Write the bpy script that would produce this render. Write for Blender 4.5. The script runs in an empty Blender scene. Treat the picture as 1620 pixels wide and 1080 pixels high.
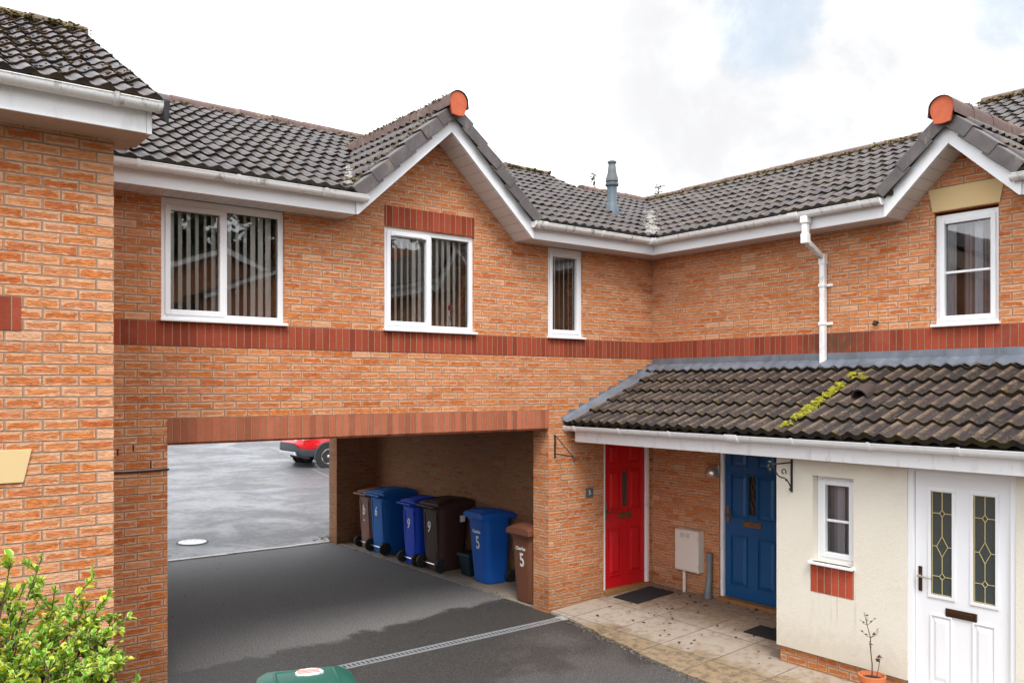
import bpy, bmesh, math, random
from mathutils import Vector, Matrix, noise as mnoise
SC = bpy.context.scene
COL = SC.collection
rnd = random.Random(11)
PI = math.pi
R = math.radians
H = 2.85                      # eye height above the driveway

# ---------------------------------------------------------------- camera
FOC = 1345.0
YAW = math.atan2(0.6115, 0.791)
cam_d = bpy.data.cameras.new('camera'); cam = bpy.data.objects.new('camera', cam_d); COL.objects.link(cam)
cam.location = (0, 0, H); cam.rotation_euler = (PI/2, 0, -YAW)
cam_d.sensor_width = 36; cam_d.lens = FOC/1620*36
cam_d.shift_y = 70/1620; cam_d.clip_start = 0.05; cam_d.clip_end = 3000
SC.camera = cam
def pix_dir(u, v):
    r = (u-810)/FOC; z = (610-v)/FOC
    return Vector((0.6115+0.791*r, 0.791-0.6115*r, z)).normalized()

# ---------------------------------------------------------------- node helper
class G:
    def __init__(s, nt): s.nt = nt
    def n(s, t, **kw):
        nd = s.nt.nodes.new(t)
        for k, v in kw.items(): setattr(nd, k, v)
        return nd
    def put(s, sock, v):
        if v is None: return
        if isinstance(v, bpy.types.NodeSocket): s.nt.links.new(v, sock)
        else:
            if sock.type == 'RGBA' and len(v) == 3: v = (*v, 1)
            sock.default_value = v
    def m(s, op, a, b=None, c=None, clamp=False):
        nd = s.n('ShaderNodeMath', operation=op, use_clamp=clamp)
        s.put(nd.inputs[0], a); s.put(nd.inputs[1], b)
        if c is not None: s.put(nd.inputs[2], c)
        return nd.outputs[0]
    def vm(s, op, a, b=None, scale=None):
        nd = s.n('ShaderNodeVectorMath', operation=op)
        s.put(nd.inputs[0], a); s.put(nd.inputs[1], b)
        if scale is not None: s.put(nd.inputs['Scale'], scale)
        return nd.outputs['Value'] if op in ('DOT_PRODUCT', 'LENGTH', 'DISTANCE') else nd.outputs[0]
    def mix(s, f, a, b, mode='MIX'):
        nd = s.n('ShaderNodeMix', data_type='RGBA', blend_type=mode)
        s.put(nd.inputs[0], f); s.put(nd.inputs[6], a); s.put(nd.inputs[7], b)
        return nd.outputs[2]
    def mixf(s, f, a, b):
        nd = s.n('ShaderNodeMix', data_type='FLOAT')
        s.put(nd.inputs[0], f); s.put(nd.inputs[2], a); s.put(nd.inputs[3], b)
        return nd.outputs[0]
    def noise(s, vec, scale=5, detail=4, rough=0.55, dist=0.0, out=0):
        nd = s.n('ShaderNodeTexNoise'); s.put(nd.inputs['Vector'], vec)
        nd.inputs['Scale'].default_value = scale; nd.inputs['Detail'].default_value = detail
        nd.inputs['Roughness'].default_value = rough; nd.inputs['Distortion'].default_value = dist
        return nd.outputs[out]
    def vor(s, vec, scale, feat='F1', out='Distance'):
        nd = s.n('ShaderNodeTexVoronoi', feature=feat); s.put(nd.inputs['Vector'], vec)
        nd.inputs['Scale'].default_value = scale
        return nd.outputs[out]
    def white(s, vec, out=0):
        nd = s.n('ShaderNodeTexWhiteNoise', noise_dimensions='3D'); s.put(nd.inputs['Vector'], vec)
        return nd.outputs[out]
    def ss(s, x, lo, hi, a=0.0, b=1.0):
        nd = s.n('ShaderNodeMapRange', interpolation_type='SMOOTHSTEP')
        s.put(nd.inputs[0], x); s.put(nd.inputs[1], lo); s.put(nd.inputs[2], hi)
        s.put(nd.inputs[3], a); s.put(nd.inputs[4], b)
        return nd.outputs[0]
    def ramp(s, f, stops, interp='LINEAR'):
        nd = s.n('ShaderNodeValToRGB'); s.put(nd.inputs[0], f)
        cr = nd.color_ramp; cr.interpolation = interp
        while len(cr.elements) < len(stops): cr.elements.new(0.5)
        for e, (p, c) in zip(cr.elements, stops):
            e.position = p; e.color = (*c, 1) if len(c) == 3 else c
        return nd.outputs[0]
    def xyz(s, x, y, z):
        nd = s.n('ShaderNodeCombineXYZ'); s.put(nd.inputs[0], x); s.put(nd.inputs[1], y); s.put(nd.inputs[2], z)
        return nd.outputs[0]
    def sep(s, v):
        nd = s.n('ShaderNodeSeparateXYZ'); s.put(nd.inputs[0], v); return nd.outputs
    def pos(s): return s.n('ShaderNodeNewGeometry').outputs['Position']
    def obj(s): return s.n('ShaderNodeTexCoord').outputs['Object']
    def bump(s, h, dist=0.01, strength=1.0):
        nd = s.n('ShaderNodeBump'); s.put(nd.inputs['Height'], h)
        nd.inputs['Distance'].default_value = dist; s.put(nd.inputs['Strength'], strength)
        return nd.outputs[0]

def new_mat(name):
    m = bpy.data.materials.new(name); m.use_nodes = True
    nt = m.node_tree; b = nt.nodes['Principled BSDF']
    return m, G(nt), b
def setb(g, b, col=None, rough=None, normal=None, metal=None, spec=None):
    if col is not None: g.put(b.inputs['Base Color'], col)
    if rough is not None: g.put(b.inputs['Roughness'], rough)
    if normal is not None: g.put(b.inputs['Normal'], normal)
    if metal is not None: g.put(b.inputs['Metallic'], metal)
    if spec is not None: g.put(b.inputs['Specular IOR Level'], spec)

def plain(name, col, rough=0.5, var=0.12, scale=6, metal=0.0, bump=0.0, bscale=80, spec=0.5, dirt=0.0, dirtcol=(.08,.075,.06)):
    m, g, b = new_mat(name)
    p = g.pos()
    n1 = g.noise(p, scale, 5)
    c = g.mix(g.m('MULTIPLY', n1, var*2, clamp=True), tuple(min(1, x*(1+var*.6)) for x in col), tuple(x*(1-var*1.4) for x in col))
    if dirt > 0:
        d = g.noise(g.vm('MULTIPLY', p, (1, 1, .35)), 9, 8, .7)
        d2 = g.noise(p, 60, 3)
        dm = g.m('MULTIPLY', g.ss(d, .52, .72), dirt)
        dm = g.m('ADD', dm, g.m('MULTIPLY', g.ss(d2, .66, .74), dirt*.6), clamp=True)
        c = g.mix(dm, c, dirtcol)
    nrm = g.bump(g.noise(p, bscale, 4), .004, bump) if bump > 0 else None
    setb(g, b, c, g.mixf(n1, rough*.85, min(1, rough*1.15)), nrm, metal, spec)
    return m

# ---------------------------------------------------------------- brick
def brick_mat(name, cores, pale, mortar, tint=1.0, pale_amt=1.0, grime=0.14):
    m, g, b = new_mat(name)
    geo = g.n('ShaderNodeNewGeometry')
    P = geo.outputs['Position']; N = geo.outputs['True Normal']
    px, py, pz = g.sep(P)[:3]; nx = g.sep(N)[0]
    ax = g.m('GREATER_THAN', g.m('ABSOLUTE', nx), .5)
    u = g.mixf(ax, px, py)
    u = g.m('ADD', g.m('ADD', u, .0045), g.m('MULTIPLY', ax, 0.31))
    wob = g.m('MULTIPLY', g.m('SUBTRACT', g.noise(P, 1.3, 2), .5), .012)
    v = g.m('DIVIDE', g.m('ADD', g.m('SUBTRACT', pz, 3.22), wob), .075)
    row = g.m('FLOOR', v); fy = g.m('FRACT', v)
    half = g.m('MULTIPLY', g.m('PINGPONG', row, 1.0), .5)
    rj = g.m('MULTIPLY', g.m('SUBTRACT', g.white(g.xyz(row, 3.1, 0)), .5), .03)
    uu = g.m('ADD', g.m('ADD', g.m('DIVIDE', u, .225), half), rj)
    col = g.m('FLOOR', uu); fx = g.m('FRACT', uu)
    idv = g.xyz(col, row, ax)
    id1 = g.white(idv); id2 = g.white(g.vm('ADD', idv, (17.3, 5.1, 2.2)))
    dx = g.m('MULTIPLY', g.m('SUBTRACT', .5, g.m('ABSOLUTE', g.m('SUBTRACT', fx, .5))), .225)
    dy = g.m('MULTIPLY', g.m('SUBTRACT', .5, g.m('ABSOLUTE', g.m('SUBTRACT', fy, .5))), .075)
    e = g.m('MINIMUM', dx, dy)
    nf = g.noise(P, 70, 3, .6)
    e2 = g.m('ADD', e, g.m('MULTIPLY', g.m('SUBTRACT', nf, .5), .004))
    bm = g.ss(e2, .003, .0075)
    # crinkled rustic face: wavy horizontal creases
    uv = g.xyz(g.m('MULTIPLY', u, 22), g.m('MULTIPLY', id1, 9), g.m('MULTIPLY', pz, 120))
    cr = g.noise(uv, 1.0, 3, .6, .6)
    n2 = g.noise(g.xyz(g.m('MULTIPLY', u, 14), g.m('MULTIPLY', id1, 31), g.m('MULTIPLY', pz, 34)), 1.0, 3, .6)
    e3 = g.m('ADD', e, g.m('ADD', g.m('MULTIPLY', g.m('SUBTRACT', n2, .5), .060), g.m('MULTIPLY', g.m('SUBTRACT', cr, .5), .040)))
    thr = g.m('MULTIPLY_ADD', id2, .012, .0095)
    core = g.ss(e3, g.m('SUBTRACT', thr, .007), g.m('ADD', thr, .009))
    core = g.m('MULTIPLY', core, g.m('MULTIPLY_ADD', g.white(g.vm('ADD', idv, (3.3, 9.1, 4.2))), .35, .65))
    allpale = g.m('GREATER_THAN', id2, .955)
    core = g.m('MULTIPLY', core, g.m('SUBTRACT', 1.0, g.m('MULTIPLY', allpale, .6)))
    bat = g.m('MULTIPLY', g.m('MULTIPLY', g.m('GREATER_THAN', px, 1.343), g.m('LESS_THAN', px, 1.47)), g.m('MULTIPLY', g.m('LESS_THAN', py, 6.6), g.m('LESS_THAN', half, .25)))
    core = g.m('MULTIPLY', core, g.m('SUBTRACT', 1.0, g.m('MULTIPLY', bat, .9)))   # pale cut bricks close the quoin of the left house
    core = g.m('MAXIMUM', core, 1-pale_amt)
    cc = g.ramp(id1, [(i/(len(cores)-1), c) for i, c in enumerate(cores)])
    crk = g.ss(cr, .36, .56)
    cc = g.mix(g.m('MULTIPLY', g.m('SUBTRACT', 1.0, crk), .55), cc, tuple(x*.55 for x in cores[0]))
    cp = g.mix(id1, pale, tuple(x*f for x, f in zip(pale, (.94, .84, .76))))
    cp = g.mix(g.m('MULTIPLY', g.m('SUBTRACT', 1.0, crk), .25), cp, tuple(x*.6 for x in pale))
    bc = g.mix(core, cp, cc)
    mc = g.mix(g.noise(P, 40, 3), tuple(x*.75 for x in mortar), tuple(x*1.2 for x in mortar))
    c = g.mix(bm, mc, bc)
    big = g.noise(P, .7, 5, .6)
    c = g.mix(g.m('MULTIPLY', g.ss(big, .42, .75), grime), c, g.mix(.6, c, (.12, .085, .06)))
    # algae and splash staining in the lowest courses
    low = g.m('MULTIPLY', g.ss(g.m('ADD', pz, g.m('MULTIPLY', g.noise(P, 4, 4), .5)), .85, .25), .55)
    c = g.mix(low, c, g.mix(.55, c, (.10, .09, .045)))
    hgt = g.m('ADD', g.m('MULTIPLY', bm, .7), g.m('MULTIPLY', g.m('MULTIPLY', crk, bm), .35))
    hgt = g.m('ADD', hgt, g.m('MULTIPLY', id2, .12))
    setb(g, b, c, .85, g.bump(hgt, .011, 1.0), spec=.2)
    return m

def soldier_mat(name, col, mortar, axis='x', pitch=.075, h=None, stain=None):
    m, g, b = new_mat(name)
    geo = g.n('ShaderNodeNewGeometry'); P = geo.outputs['Position']
    px, py, pz = g.sep(P)[:3]
    nx = g.sep(geo.outputs['True Normal'])[0]
    ax = g.m('GREATER_THAN', g.m('ABSOLUTE', nx), .5)
    u = g.mixf(ax, px, py)
    uu = g.m('DIVIDE', g.m('ADD', u, g.m('MULTIPLY', g.m('SUBTRACT', g.noise(P, 6, 2), .5), .004)), pitch)
    idc = g.m('FLOOR', uu); fx = g.m('FRACT', uu)
    d = g.m('MULTIPLY', g.m('SUBTRACT', .5, g.m('ABSOLUTE', g.m('SUBTRACT', fx, .5))), pitch)
    d = g.m('ADD', d, g.m('MULTIPLY', g.m('SUBTRACT', g.noise(P, 60, 3), .5), .004))
    bm = g.ss(d, .0035, .0065)
    idn = g.white(g.xyz(idc, ax, 1.7))
    c = g.mix(idn, tuple(x*.72 for x in col), tuple(x*1.2 for x in col))
    c = g.mix(g.m('MULTIPLY', g.ss(g.noise(P, 45, 4, .7), .5, .7), .4), c, tuple(x*.55 for x in col))
    c = g.mix(g.m('MULTIPLY', g.ss(g.noise(P, 2.2, 5, .7), .5, .75), .35), c, tuple(min(1, x*1.25+.05) for x in col))
    c = g.mix(bm, g.mix(g.noise(P, 30, 3), mortar, tuple(x*.7 for x in mortar)), c)
    if stain:
        yy, w = stain
        s = g.ss(g.m('ABSOLUTE', g.m('SUBTRACT', py, yy)), w, w*.1)
        s = g.m('MULTIPLY', s, g.ss(g.noise(P, 12, 4), .25, .6))
        c = g.mix(g.m('MULTIPLY', s, .7), c, (.06, .055, .035))
    hgt = g.m('ADD', bm, g.m('MULTIPLY', g.noise(P, 150, 3), .25))
    setb(g, b, c, .85, g.bump(hgt, .010, 1.0), spec=.2)
    return m

# ---------------------------------------------------------------- roof tiles
def tile_mat(name, base, warm, moss_amt=.5, moss=(.10, .075, .02), lichen=.3, lich=(.35, .28, .2), rough=.5, wear=.25):
    m, g, b = new_mat(name)
    at = g.n('ShaderNodeAttribute', attribute_name='tile')
    r, e, f = g.sep(at.outputs['Vector'])[:3]
    P = g.pos()
    n1 = g.noise(P, 7, 5, .65); n2 = g.noise(P, 38, 5, .7); n3 = g.noise(P, 2.0, 3)
    c = g.mix(r, base, warm)
    c = g.mix(g.m('MULTIPLY', g.ss(g.m('FRACT', g.m('MULTIPLY', r, 7.31)), .45, 1.0), .55), c, tuple(x*.55 for x in base))
    c = g.mix(g.m('MULTIPLY', g.ss(n2, .4, .75), .5), c, tuple(x*1.7 for x in base))
    c = g.mix(g.m('MULTIPLY', g.ss(n1, .55, .75), .5), c, tuple(x*.5 for x in base))
    lm = g.m('MULTIPLY', g.ss(g.m('ADD', n2, g.m('MULTIPLY', n1, .5)), .80, .92), lichen)
    c = g.mix(lm, c, lich)
    # moss gathers on the exposed lower lips
    lip = g.ss(e, .30, .0)
    mm = g.m('MULTIPLY', g.ss(g.m('ADD', g.m('MULTIPLY', n1, .8), g.m('MULTIPLY', lip, .26)), .56, .68), moss_amt)
    mm = g.m('MULTIPLY', mm, g.ss(n3, .3, .6))
    mcol = g.mix(g.ss(n2, .35, .65), tuple(x*.3 for x in moss), moss)
    c = g.mix(mm, c, mcol)
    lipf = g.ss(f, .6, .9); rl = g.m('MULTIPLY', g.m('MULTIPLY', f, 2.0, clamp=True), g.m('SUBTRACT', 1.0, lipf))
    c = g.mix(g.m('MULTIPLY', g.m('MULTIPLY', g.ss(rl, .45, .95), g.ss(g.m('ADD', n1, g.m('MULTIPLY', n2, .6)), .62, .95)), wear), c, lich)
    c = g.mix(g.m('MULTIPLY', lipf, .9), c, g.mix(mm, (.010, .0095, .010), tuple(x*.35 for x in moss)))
    h = g.m('ADD', g.m('MULTIPLY', n2, .5), g.m('MULTIPLY', mm, g.noise(P, 120, 3)))
    rr = g.m('ADD', rough, g.m('MULTIPLY', mm, .4), clamp=True)
    setb(g, b, c, rr, g.bump(h, .006, .7), spec=.24)
    return m

# ---------------------------------------------------------------- mesh builder
class MB:
    def __init__(s): s.v = []; s.f = []; s.a = []; s.mi = []; s.cur = 0
    def add(s, vs, fs, attr=(0, 0, 0)):
        o = len(s.v)
        s.v.extend([tuple(p) for p in vs]); s.a.extend([attr]*len(vs))
        for f in fs: s.f.append([o+i for i in f]); s.mi.append(s.cur)
        return s
    def quad(s, a, b, c, d, attr=(0, 0, 0)): return s.add([a, b, c, d], [(0, 1, 2, 3)], attr)
    def box(s, x0, x1, y0, y1, z0, z1, M=None):
        vs = [Vector(p) for p in ((x0,y0,z0),(x1,y0,z0),(x1,y1,z0),(x0,y1,z0),(x0,y0,z1),(x1,y0,z1),(x1,y1,z1),(x0,y1,z1))]
        if M is not None: vs = [M @ p for p in vs]
        return s.add(vs, [(0,3,2,1),(4,5,6,7),(0,1,5,4),(1,2,6,5),(2,3,7,6),(3,0,4,7)])
    def hexa(s, lo, hi):
        return s.add(list(lo)+list(hi), [(0,3,2,1),(4,5,6,7),(0,1,5,4),(1,2,6,5),(2,3,7,6),(3,0,4,7)])
    def prism(s, poly, fn0, fn1):
        n = len(poly); a = [fn0(*p) for p in poly]; b = [fn1(*p) for p in poly]
        return s.add(a+b, [tuple(range(n-1, -1, -1)), tuple(range(n, 2*n))]+[(i, (i+1) % n, n+(i+1) % n, n+i) for i in range(n)])
    def tube(s, pts, r, n=8, cap=True):
        pts = [Vector(p) for p in pts]
        rs = r if isinstance(r, (list, tuple)) else [r]*len(pts)
        rings = []
        ref = None
        for i, p in enumerate(pts):
            t = (pts[min(i+1, len(pts)-1)] - pts[max(i-1, 0)]).normalized()
            if ref is None:
                ref = Vector((0, 0, 1)) if abs(t.z) < .9 else Vector((1, 0, 0))
            x = (ref - t*ref.dot(t)).normalized(); y = t.cross(x); ref = x
            rings.append([p + (x*math.cos(2*PI*k/n) + y*math.sin(2*PI*k/n))*rs[i] for k in range(n)])
        vs = [q for rg in rings for q in rg]; fs = []
        for i in range(len(pts)-1):
            for k in range(n):
                fs.append((i*n+k, i*n+(k+1) % n, (i+1)*n+(k+1) % n, (i+1)*n+k))
        if cap: fs += [tuple(range(n-1, -1, -1)), tuple((len(pts)-1)*n+k for k in range(n))]
        return s.add(vs, fs)
    def lathe(s, prof, n=20, M=None, caps=True):
        vs = []; fs = []
        for (r, z) in prof:
            for k in range(n): vs.append(Vector((r*math.cos(2*PI*k/n), r*math.sin(2*PI*k/n), z)))
        if M is not None: vs = [M @ p for p in vs]
        for i in range(len(prof)-1):
            for k in range(n): fs.append((i*n+k, i*n+(k+1) % n, (i+1)*n+(k+1) % n, (i+1)*n+k))
        if caps: fs += [tuple(range(n-1, -1, -1)), tuple((len(prof)-1)*n+k for k in range(n))]
        return s.add(vs, fs)
    def sweep(s, prof, p0, p1, right, up=(0, 0, 1)):
        """closed 2-D profile (a,b) swept from p0 to p1; a along right, b along up"""
        p0, p1, right, up = map(Vector, (p0, p1, right, up)); n = len(prof)
        a = [p0+right*x+up*y for x, y in prof]; b = [p1+right*x+up*y for x, y in prof]
        return s.add(a+b, [tuple(range(n-1, -1, -1)), tuple(range(n, 2*n))]+[(i, (i+1) % n, n+(i+1) % n, n+i) for i in range(n)])
    def ico(s, c, r, sq=(1, 1, 1), sub=1, jit=.25, seed=0):
        t = ICO[sub]; c = Vector(c)
        vs = []
        for p in t[0]:
            k = 1 + jit*(mnoise.noise(p*2.3+Vector((seed*3.7, seed*1.3, 0))))*1.6
            vs.append(c + Vector((p.x*sq[0], p.y*sq[1], p.z*sq[2]))*r*k)
        return s.add(vs, t[1])
    def build(s, name, mat, parent=None, smooth=False, bevel=0.0, seg=2, recalc=True, attr=False, angle=30, loc=None):
        me = bpy.data.meshes.new(name)
        vs = s.v
        if loc is not None: vs = [(p[0]-loc[0], p[1]-loc[1], p[2]-loc[2]) for p in vs]
        me.from_pydata([tuple(p) for p in vs], [], s.f)
        mats = mat if isinstance(mat, (list, tuple)) else [mat]
        for mm in mats: me.materials.append(mm)
        if len(mats) > 1: me.polygons.foreach_set('material_index', s.mi)
        if attr:
            ca = me.attributes.new('tile', 'FLOAT_VECTOR', 'POINT')
            ca.data.foreach_set('vector', [x for t in s.a for x in t])
        if recalc or bevel > 0:
            bm = bmesh.new(); bm.from_mesh(me)
            if recalc: bmesh.ops.recalc_face_normals(bm, faces=bm.faces)
            if bevel > 0:
                ed = [e for e in bm.edges if len(e.link_faces) == 2 and e.calc_face_angle(0) > R(angle)]
                bmesh.ops.bevel(bm, geom=ed, offset=bevel, segments=seg, affect='EDGES', profile=.5, clamp_overlap=True)
            bm.to_mesh(me); bm.free()
        if smooth:
            me.shade_smooth()
            me.set_sharp_from_angle(angle=R(38))
        o = bpy.data.objects.new(name, me); COL.objects.link(o)
        if loc is not None: o.location = loc
        if parent is not None: attach(o, parent)
        if name in ('moss', 'valley_mortar'): o['kind'] = 'stuff'
        return o
def _ico(sub):
    bm = bmesh.new(); bmesh.ops.create_icosphere(bm, subdivisions=sub, radius=1)
    bm.verts.ensure_lookup_table()
    r = ([v.co.copy() for v in bm.verts], [tuple(v.index for v in f.verts) for f in bm.faces]); bm.free(); return r
ICO = {1: _ico(1), 2: _ico(2), 3: _ico(3)}

WM = {}
def boxes(name, mat, parent, bs, **kw):
    for b in bs:
        m_ = MB(); m_.box(*b); m_.build(name, mat, parent, **kw)
def world_of(o):
    if o.name in WM: return WM[o.name]
    return Matrix.Translation(o.location)
def attach(o, parent):
    WM[o.name] = Matrix.Translation(o.location)
    o.parent = parent
    o.matrix_parent_inverse = world_of(parent).inverted()
def thing(name, label, cat, loc, group=None):
    o = bpy.data.objects.new(name, None); COL.objects.link(o); o.location = loc
    o.empty_display_size = .2
    WM[o.name] = Matrix.Translation(loc)
    return tag(o, label, cat, group)
def tag(o, label, cat, group=None, kind=None):
    if label: o['label'] = label
    if cat: o['category'] = cat
    if group: o['group'] = group
    if kind: o['kind'] = kind
    return o
def frame_box(M):
    """box adder in a local frame (x along wall to the right, y into wall, z up)"""
    class F(MB):
        def b(s, *a): return s.box(*a, M=M)
    return F()

_fontc = {}
def text_mesh(txt, size, depth, M, mat, name, parent, squash=1.0, bold=.0):
    cu = bpy.data.curves.new('lettering', 'FONT'); cu.body = txt; cu.size = size; cu.extrude = depth
    cu.align_x = 'CENTER'; cu.align_y = 'CENTER'; cu.offset = bold
    t = bpy.data.objects.new('lettering', cu); COL.objects.link(t)
    dg = bpy.context.evaluated_depsgraph_get()
    me = bpy.data.meshes.new_from_object(t.evaluated_get(dg))
    bpy.data.objects.remove(t); bpy.data.curves.remove(cu)
    S = Matrix.Diagonal((squash, 1, 1, 1))
    me.transform(M @ S)
    me.materials.clear(); me.materials.append(mat)
    o = bpy.data.objects.new(name, me); COL.objects.link(o)
    attach(o, parent); return o

# wall frames: local x right as seen from outside, y into the wall, z up
def FA(x, y=None, z=0): return Matrix.Translation((x, YA if y is None else y, z))
def FB(y, x=None, z=0): return Matrix.Translation((XB if x is None else x, y, z)) @ Matrix.Rotation(-PI/2, 4, 'Z')
YA = 8.15; XB = 8.763; XC = 7.41; YL = 6.518
# ---------------------------------------------------------------- materials
BRICK = brick_mat('brick_orange', [(.56,.145,.036), (.63,.19,.048), (.69,.235,.065), (.61,.175,.042), (.53,.125,.032)], (.80,.46,.28), (.36,.24,.17))
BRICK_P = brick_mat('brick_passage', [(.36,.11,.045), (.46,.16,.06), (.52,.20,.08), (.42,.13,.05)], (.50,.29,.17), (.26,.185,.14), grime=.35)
BAND = soldier_mat('brick_soldier_red', (.30,.056,.028), (.42,.235,.14), stain=(5.35, .55))
LINT = soldier_mat('brick_soldier_pink', (.40,.125,.065), (.42,.245,.16))
WHITE = plain('white_upvc', (.77,.775,.795), .38, .05, 3)
WHITE_D = plain('white_upvc_weathered', (.85,.85,.87), .42, .06, 3, dirt=.28, dirtcol=(.20,.18,.14))
FASC_D = plain('white_fascia_sooty', (.85,.85,.87), .42, .06, 3, dirt=.16, dirtcol=(.16,.145,.12))
WHITE_G = plain('white_gutter_dirty', (.82,.82,.82), .45, .1, 4, dirt=.85, dirtcol=(.17,.15,.10))
LEAD = plain('lead_sheet', (.225,.26,.31), .42, .5, 4, metal=.35, bump=.5, bscale=14, dirt=.35, dirtcol=(.40,.42,.44))
RENDER = None
def render_mat():
    m, g, b = new_mat('cream_render'); P = g.pos(); x, y, z = g.sep(P)[:3]
    n1 = g.noise(P, 2.2, 5); n2 = g.noise(P, 14, 6, .7); n3 = g.noise(P, 120, 4, .65)
    c = g.mix(n1, (.80, .755, .66), (.72, .67, .565))
    c = g.mix(g.m('MULTIPLY', g.ss(n2, .58, .74), .22), c, (.50, .46, .37))
    run = g.noise(g.xyz(g.m('MULTIPLY', y, 26), 0, g.m('MULTIPLY', z, 1.2)), 1.0, 4, .6)
    under = g.m('MULTIPLY', g.ss(g.m('ABSOLUTE', g.m('SUBTRACT', y, 4.57)), .30, .18), g.m('MULTIPLY', g.ss(z, .35, .85), g.ss(z, 1.12, 1.0)))
    c = g.mix(g.m('MULTIPLY', g.m('MULTIPLY', under, g.ss(run, .52, .66)), .45), c, (.34, .30, .22))
    splash = g.ss(g.m('ADD', z, g.m('MULTIPLY', g.m('SUBTRACT', n2, .5), .5)), .62, .22)
    c = g.mix(g.m('MULTIPLY', splash, .35), c, (.40, .33, .22))
    setb(g, b, c, .92, g.bump(g.m('ADD', n3, g.m('MULTIPLY', n2, .6)), .006, 1.0), spec=.2); return m
RENDER = render_mat()
STONE = plain('cast_stone_buff', (.64,.47,.24), .85, .12, 2.5, bump=.15, bscale=200)
TILE_A = tile_mat('roof_tile_grey', (.038,.031,.032), (.060,.043,.040), .45, (.11,.07,.022), .14, (.30,.25,.21), .46)
TILE_L = tile_mat('roof_tile_mossy', (.046,.041,.047), (.068,.052,.052), .5, (.15,.08,.018), .15, (.30,.25,.20), .46)
TILE_B = tile_mat('roof_tile_lichened', (.042,.035,.038), (.068,.049,.046), .55, (.15,.10,.026), .25, (.34,.27,.20), .48)
TILE_P = tile_mat('roof_tile_porch', (.026,.022,.022), (.046,.034,.030), .6, (.11,.075,.018), .35, (.24,.165,.105), .62, wear=.6)
RIDGE = plain('ridge_tile', (.12,.072,.062), .8, .4, 9, bump=.4, dirt=.7, dirtcol=(.26,.20,.10))
VERGE = plain('verge_tile', (.105,.088,.086), .5, .5, 6, bump=.5, bscale=60, dirt=.75, dirtcol=(.20,.16,.125))
ORANGE = plain('terracotta_cap', (.52,.115,.05), .9, .35, 14, bump=.6, bscale=90, dirt=.35, dirtcol=(.30,.12,.08))
MORTAR = plain('valley_mortar', (.36,.335,.31), .95, .4, 12, bump=.8, bscale=40, dirt=.5, dirtcol=(.12,.10,.08))
MOSS_Y = plain('moss_yellow', (.36,.34,.012), .95, .6, 22, bump=.8, bscale=220)
MOSS_G = plain('moss_olive', (.25,.195,.035), .95, .7, 22, bump=.8, bscale=200)
FLUE = plain('grey_flue_plastic', (.075,.105,.13), .5, .2, 5)
FLUE_T = plain('grey_flue_terminal', (.10,.115,.12), .55, .25, 5)
BLACKI = plain('black_iron', (.012,.012,.014), .45, .2)
BLACKP = plain('black_plastic', (.012,.012,.013), .5, .2)
RUBBER = plain('rubber', (.014,.014,.015), .75, .2)
RED = plain('red_door_paint', (.56,.006,.012), .34, .16, 5, dirt=.10, dirtcol=(.30,.02,.02))
BLUE = plain('blue_door_paint', (.001,.072,.22), .34, .16, 5, dirt=.12, dirtcol=(.03,.09,.17))
BRASS = plain('tarnished_brass', (.32,.20,.10), .42, .5, 30, metal=.75)
BRONZE = plain('dark_bronze', (.09,.045,.025), .35, .4, 12, metal=.7)
GOLD = plain('gold_came', (.75,.62,.30), .3, .1, metal=.4)
SLATE = plain('slate_sign', (.075,.095,.10), .5, .1)
METER = plain('meter_box_plastic', (.72,.66,.60), .55, .06)
STEEL = plain('brushed_steel', (.62,.60,.58), .3, .15, metal=.9)
WOODS = plain('oak_threshold', (.27,.13,.045), .7, .35, 14)
CHROME = plain('chrome', (.75,.75,.75), .15, .05, metal=1.0)
TERRA = plain('terracotta_pot', (.55,.16,.06), .8, .15)
SOIL = plain('potting_soil', (.03,.022,.016), .95, .4, 40, bump=.6)
TWIG = plain('twig_bark', (.075,.045,.03), .85, .3, 20)
BLIND = plain('blind_fabric', (.88,.84,.77), .9, .06)
CURT = plain('curtain_fabric', (.66,.65,.69), .9, .15, 3)
CURTB = plain('curtain_striped', (.34,.26,.26), .9, .3, 6)
DARKROOM = plain('room_wall', (.42,.41,.39), .9, .1)
STICK = plain('white_sticker', (.72,.74,.72), .6, .08, 30, dirt=.2)
STICKR = plain('red_sticker', (.62,.13,.10), .6, .25, 30, dirt=.5, dirtcol=(.7,.66,.6))
CONC = plain('concrete_strip', (.30,.25,.20), .9, .35, 5, bump=.5, bscale=90, dirt=.6)
MATB = plain('door_mat', (.010,.010,.012), .95, .4, 60, bump=.9, bscale=300, dirt=.10, dirtcol=(.12,.10,.08))

def soffit_mat(name, ax, pitch=.1):
    m, g, b = new_mat(name); P = g.pos(); s = g.sep(P)
    u = g.m('DIVIDE', s[ax], pitch); f = g.m('FRACT', u)
    ln = g.ss(g.m('ABSOLUTE', g.m('SUBTRACT', f, .5)), .455, .485)
    c = g.mix(g.noise(P, 3, 4), (.72, .69, .68), (.62, .58, .57))
    c = g.mix(g.m('MULTIPLY', ln, .55), c, (.25, .21, .2))
    setb(g, b, c, .5, g.bump(g.m('SUBTRACT', 1.0, ln), .004, .8)); return m
SOFX = soffit_mat('soffit_boards', 0); SOFY = soffit_mat('soffit_boards_side', 1); SOFZ = soffit_mat('soffit_boards_raked', 2, .085)
SOFD = plain('soffit_stained', (.50,.36,.27), .7, .25, 3, dirt=.5, dirtcol=(.2,.15,.11))

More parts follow.
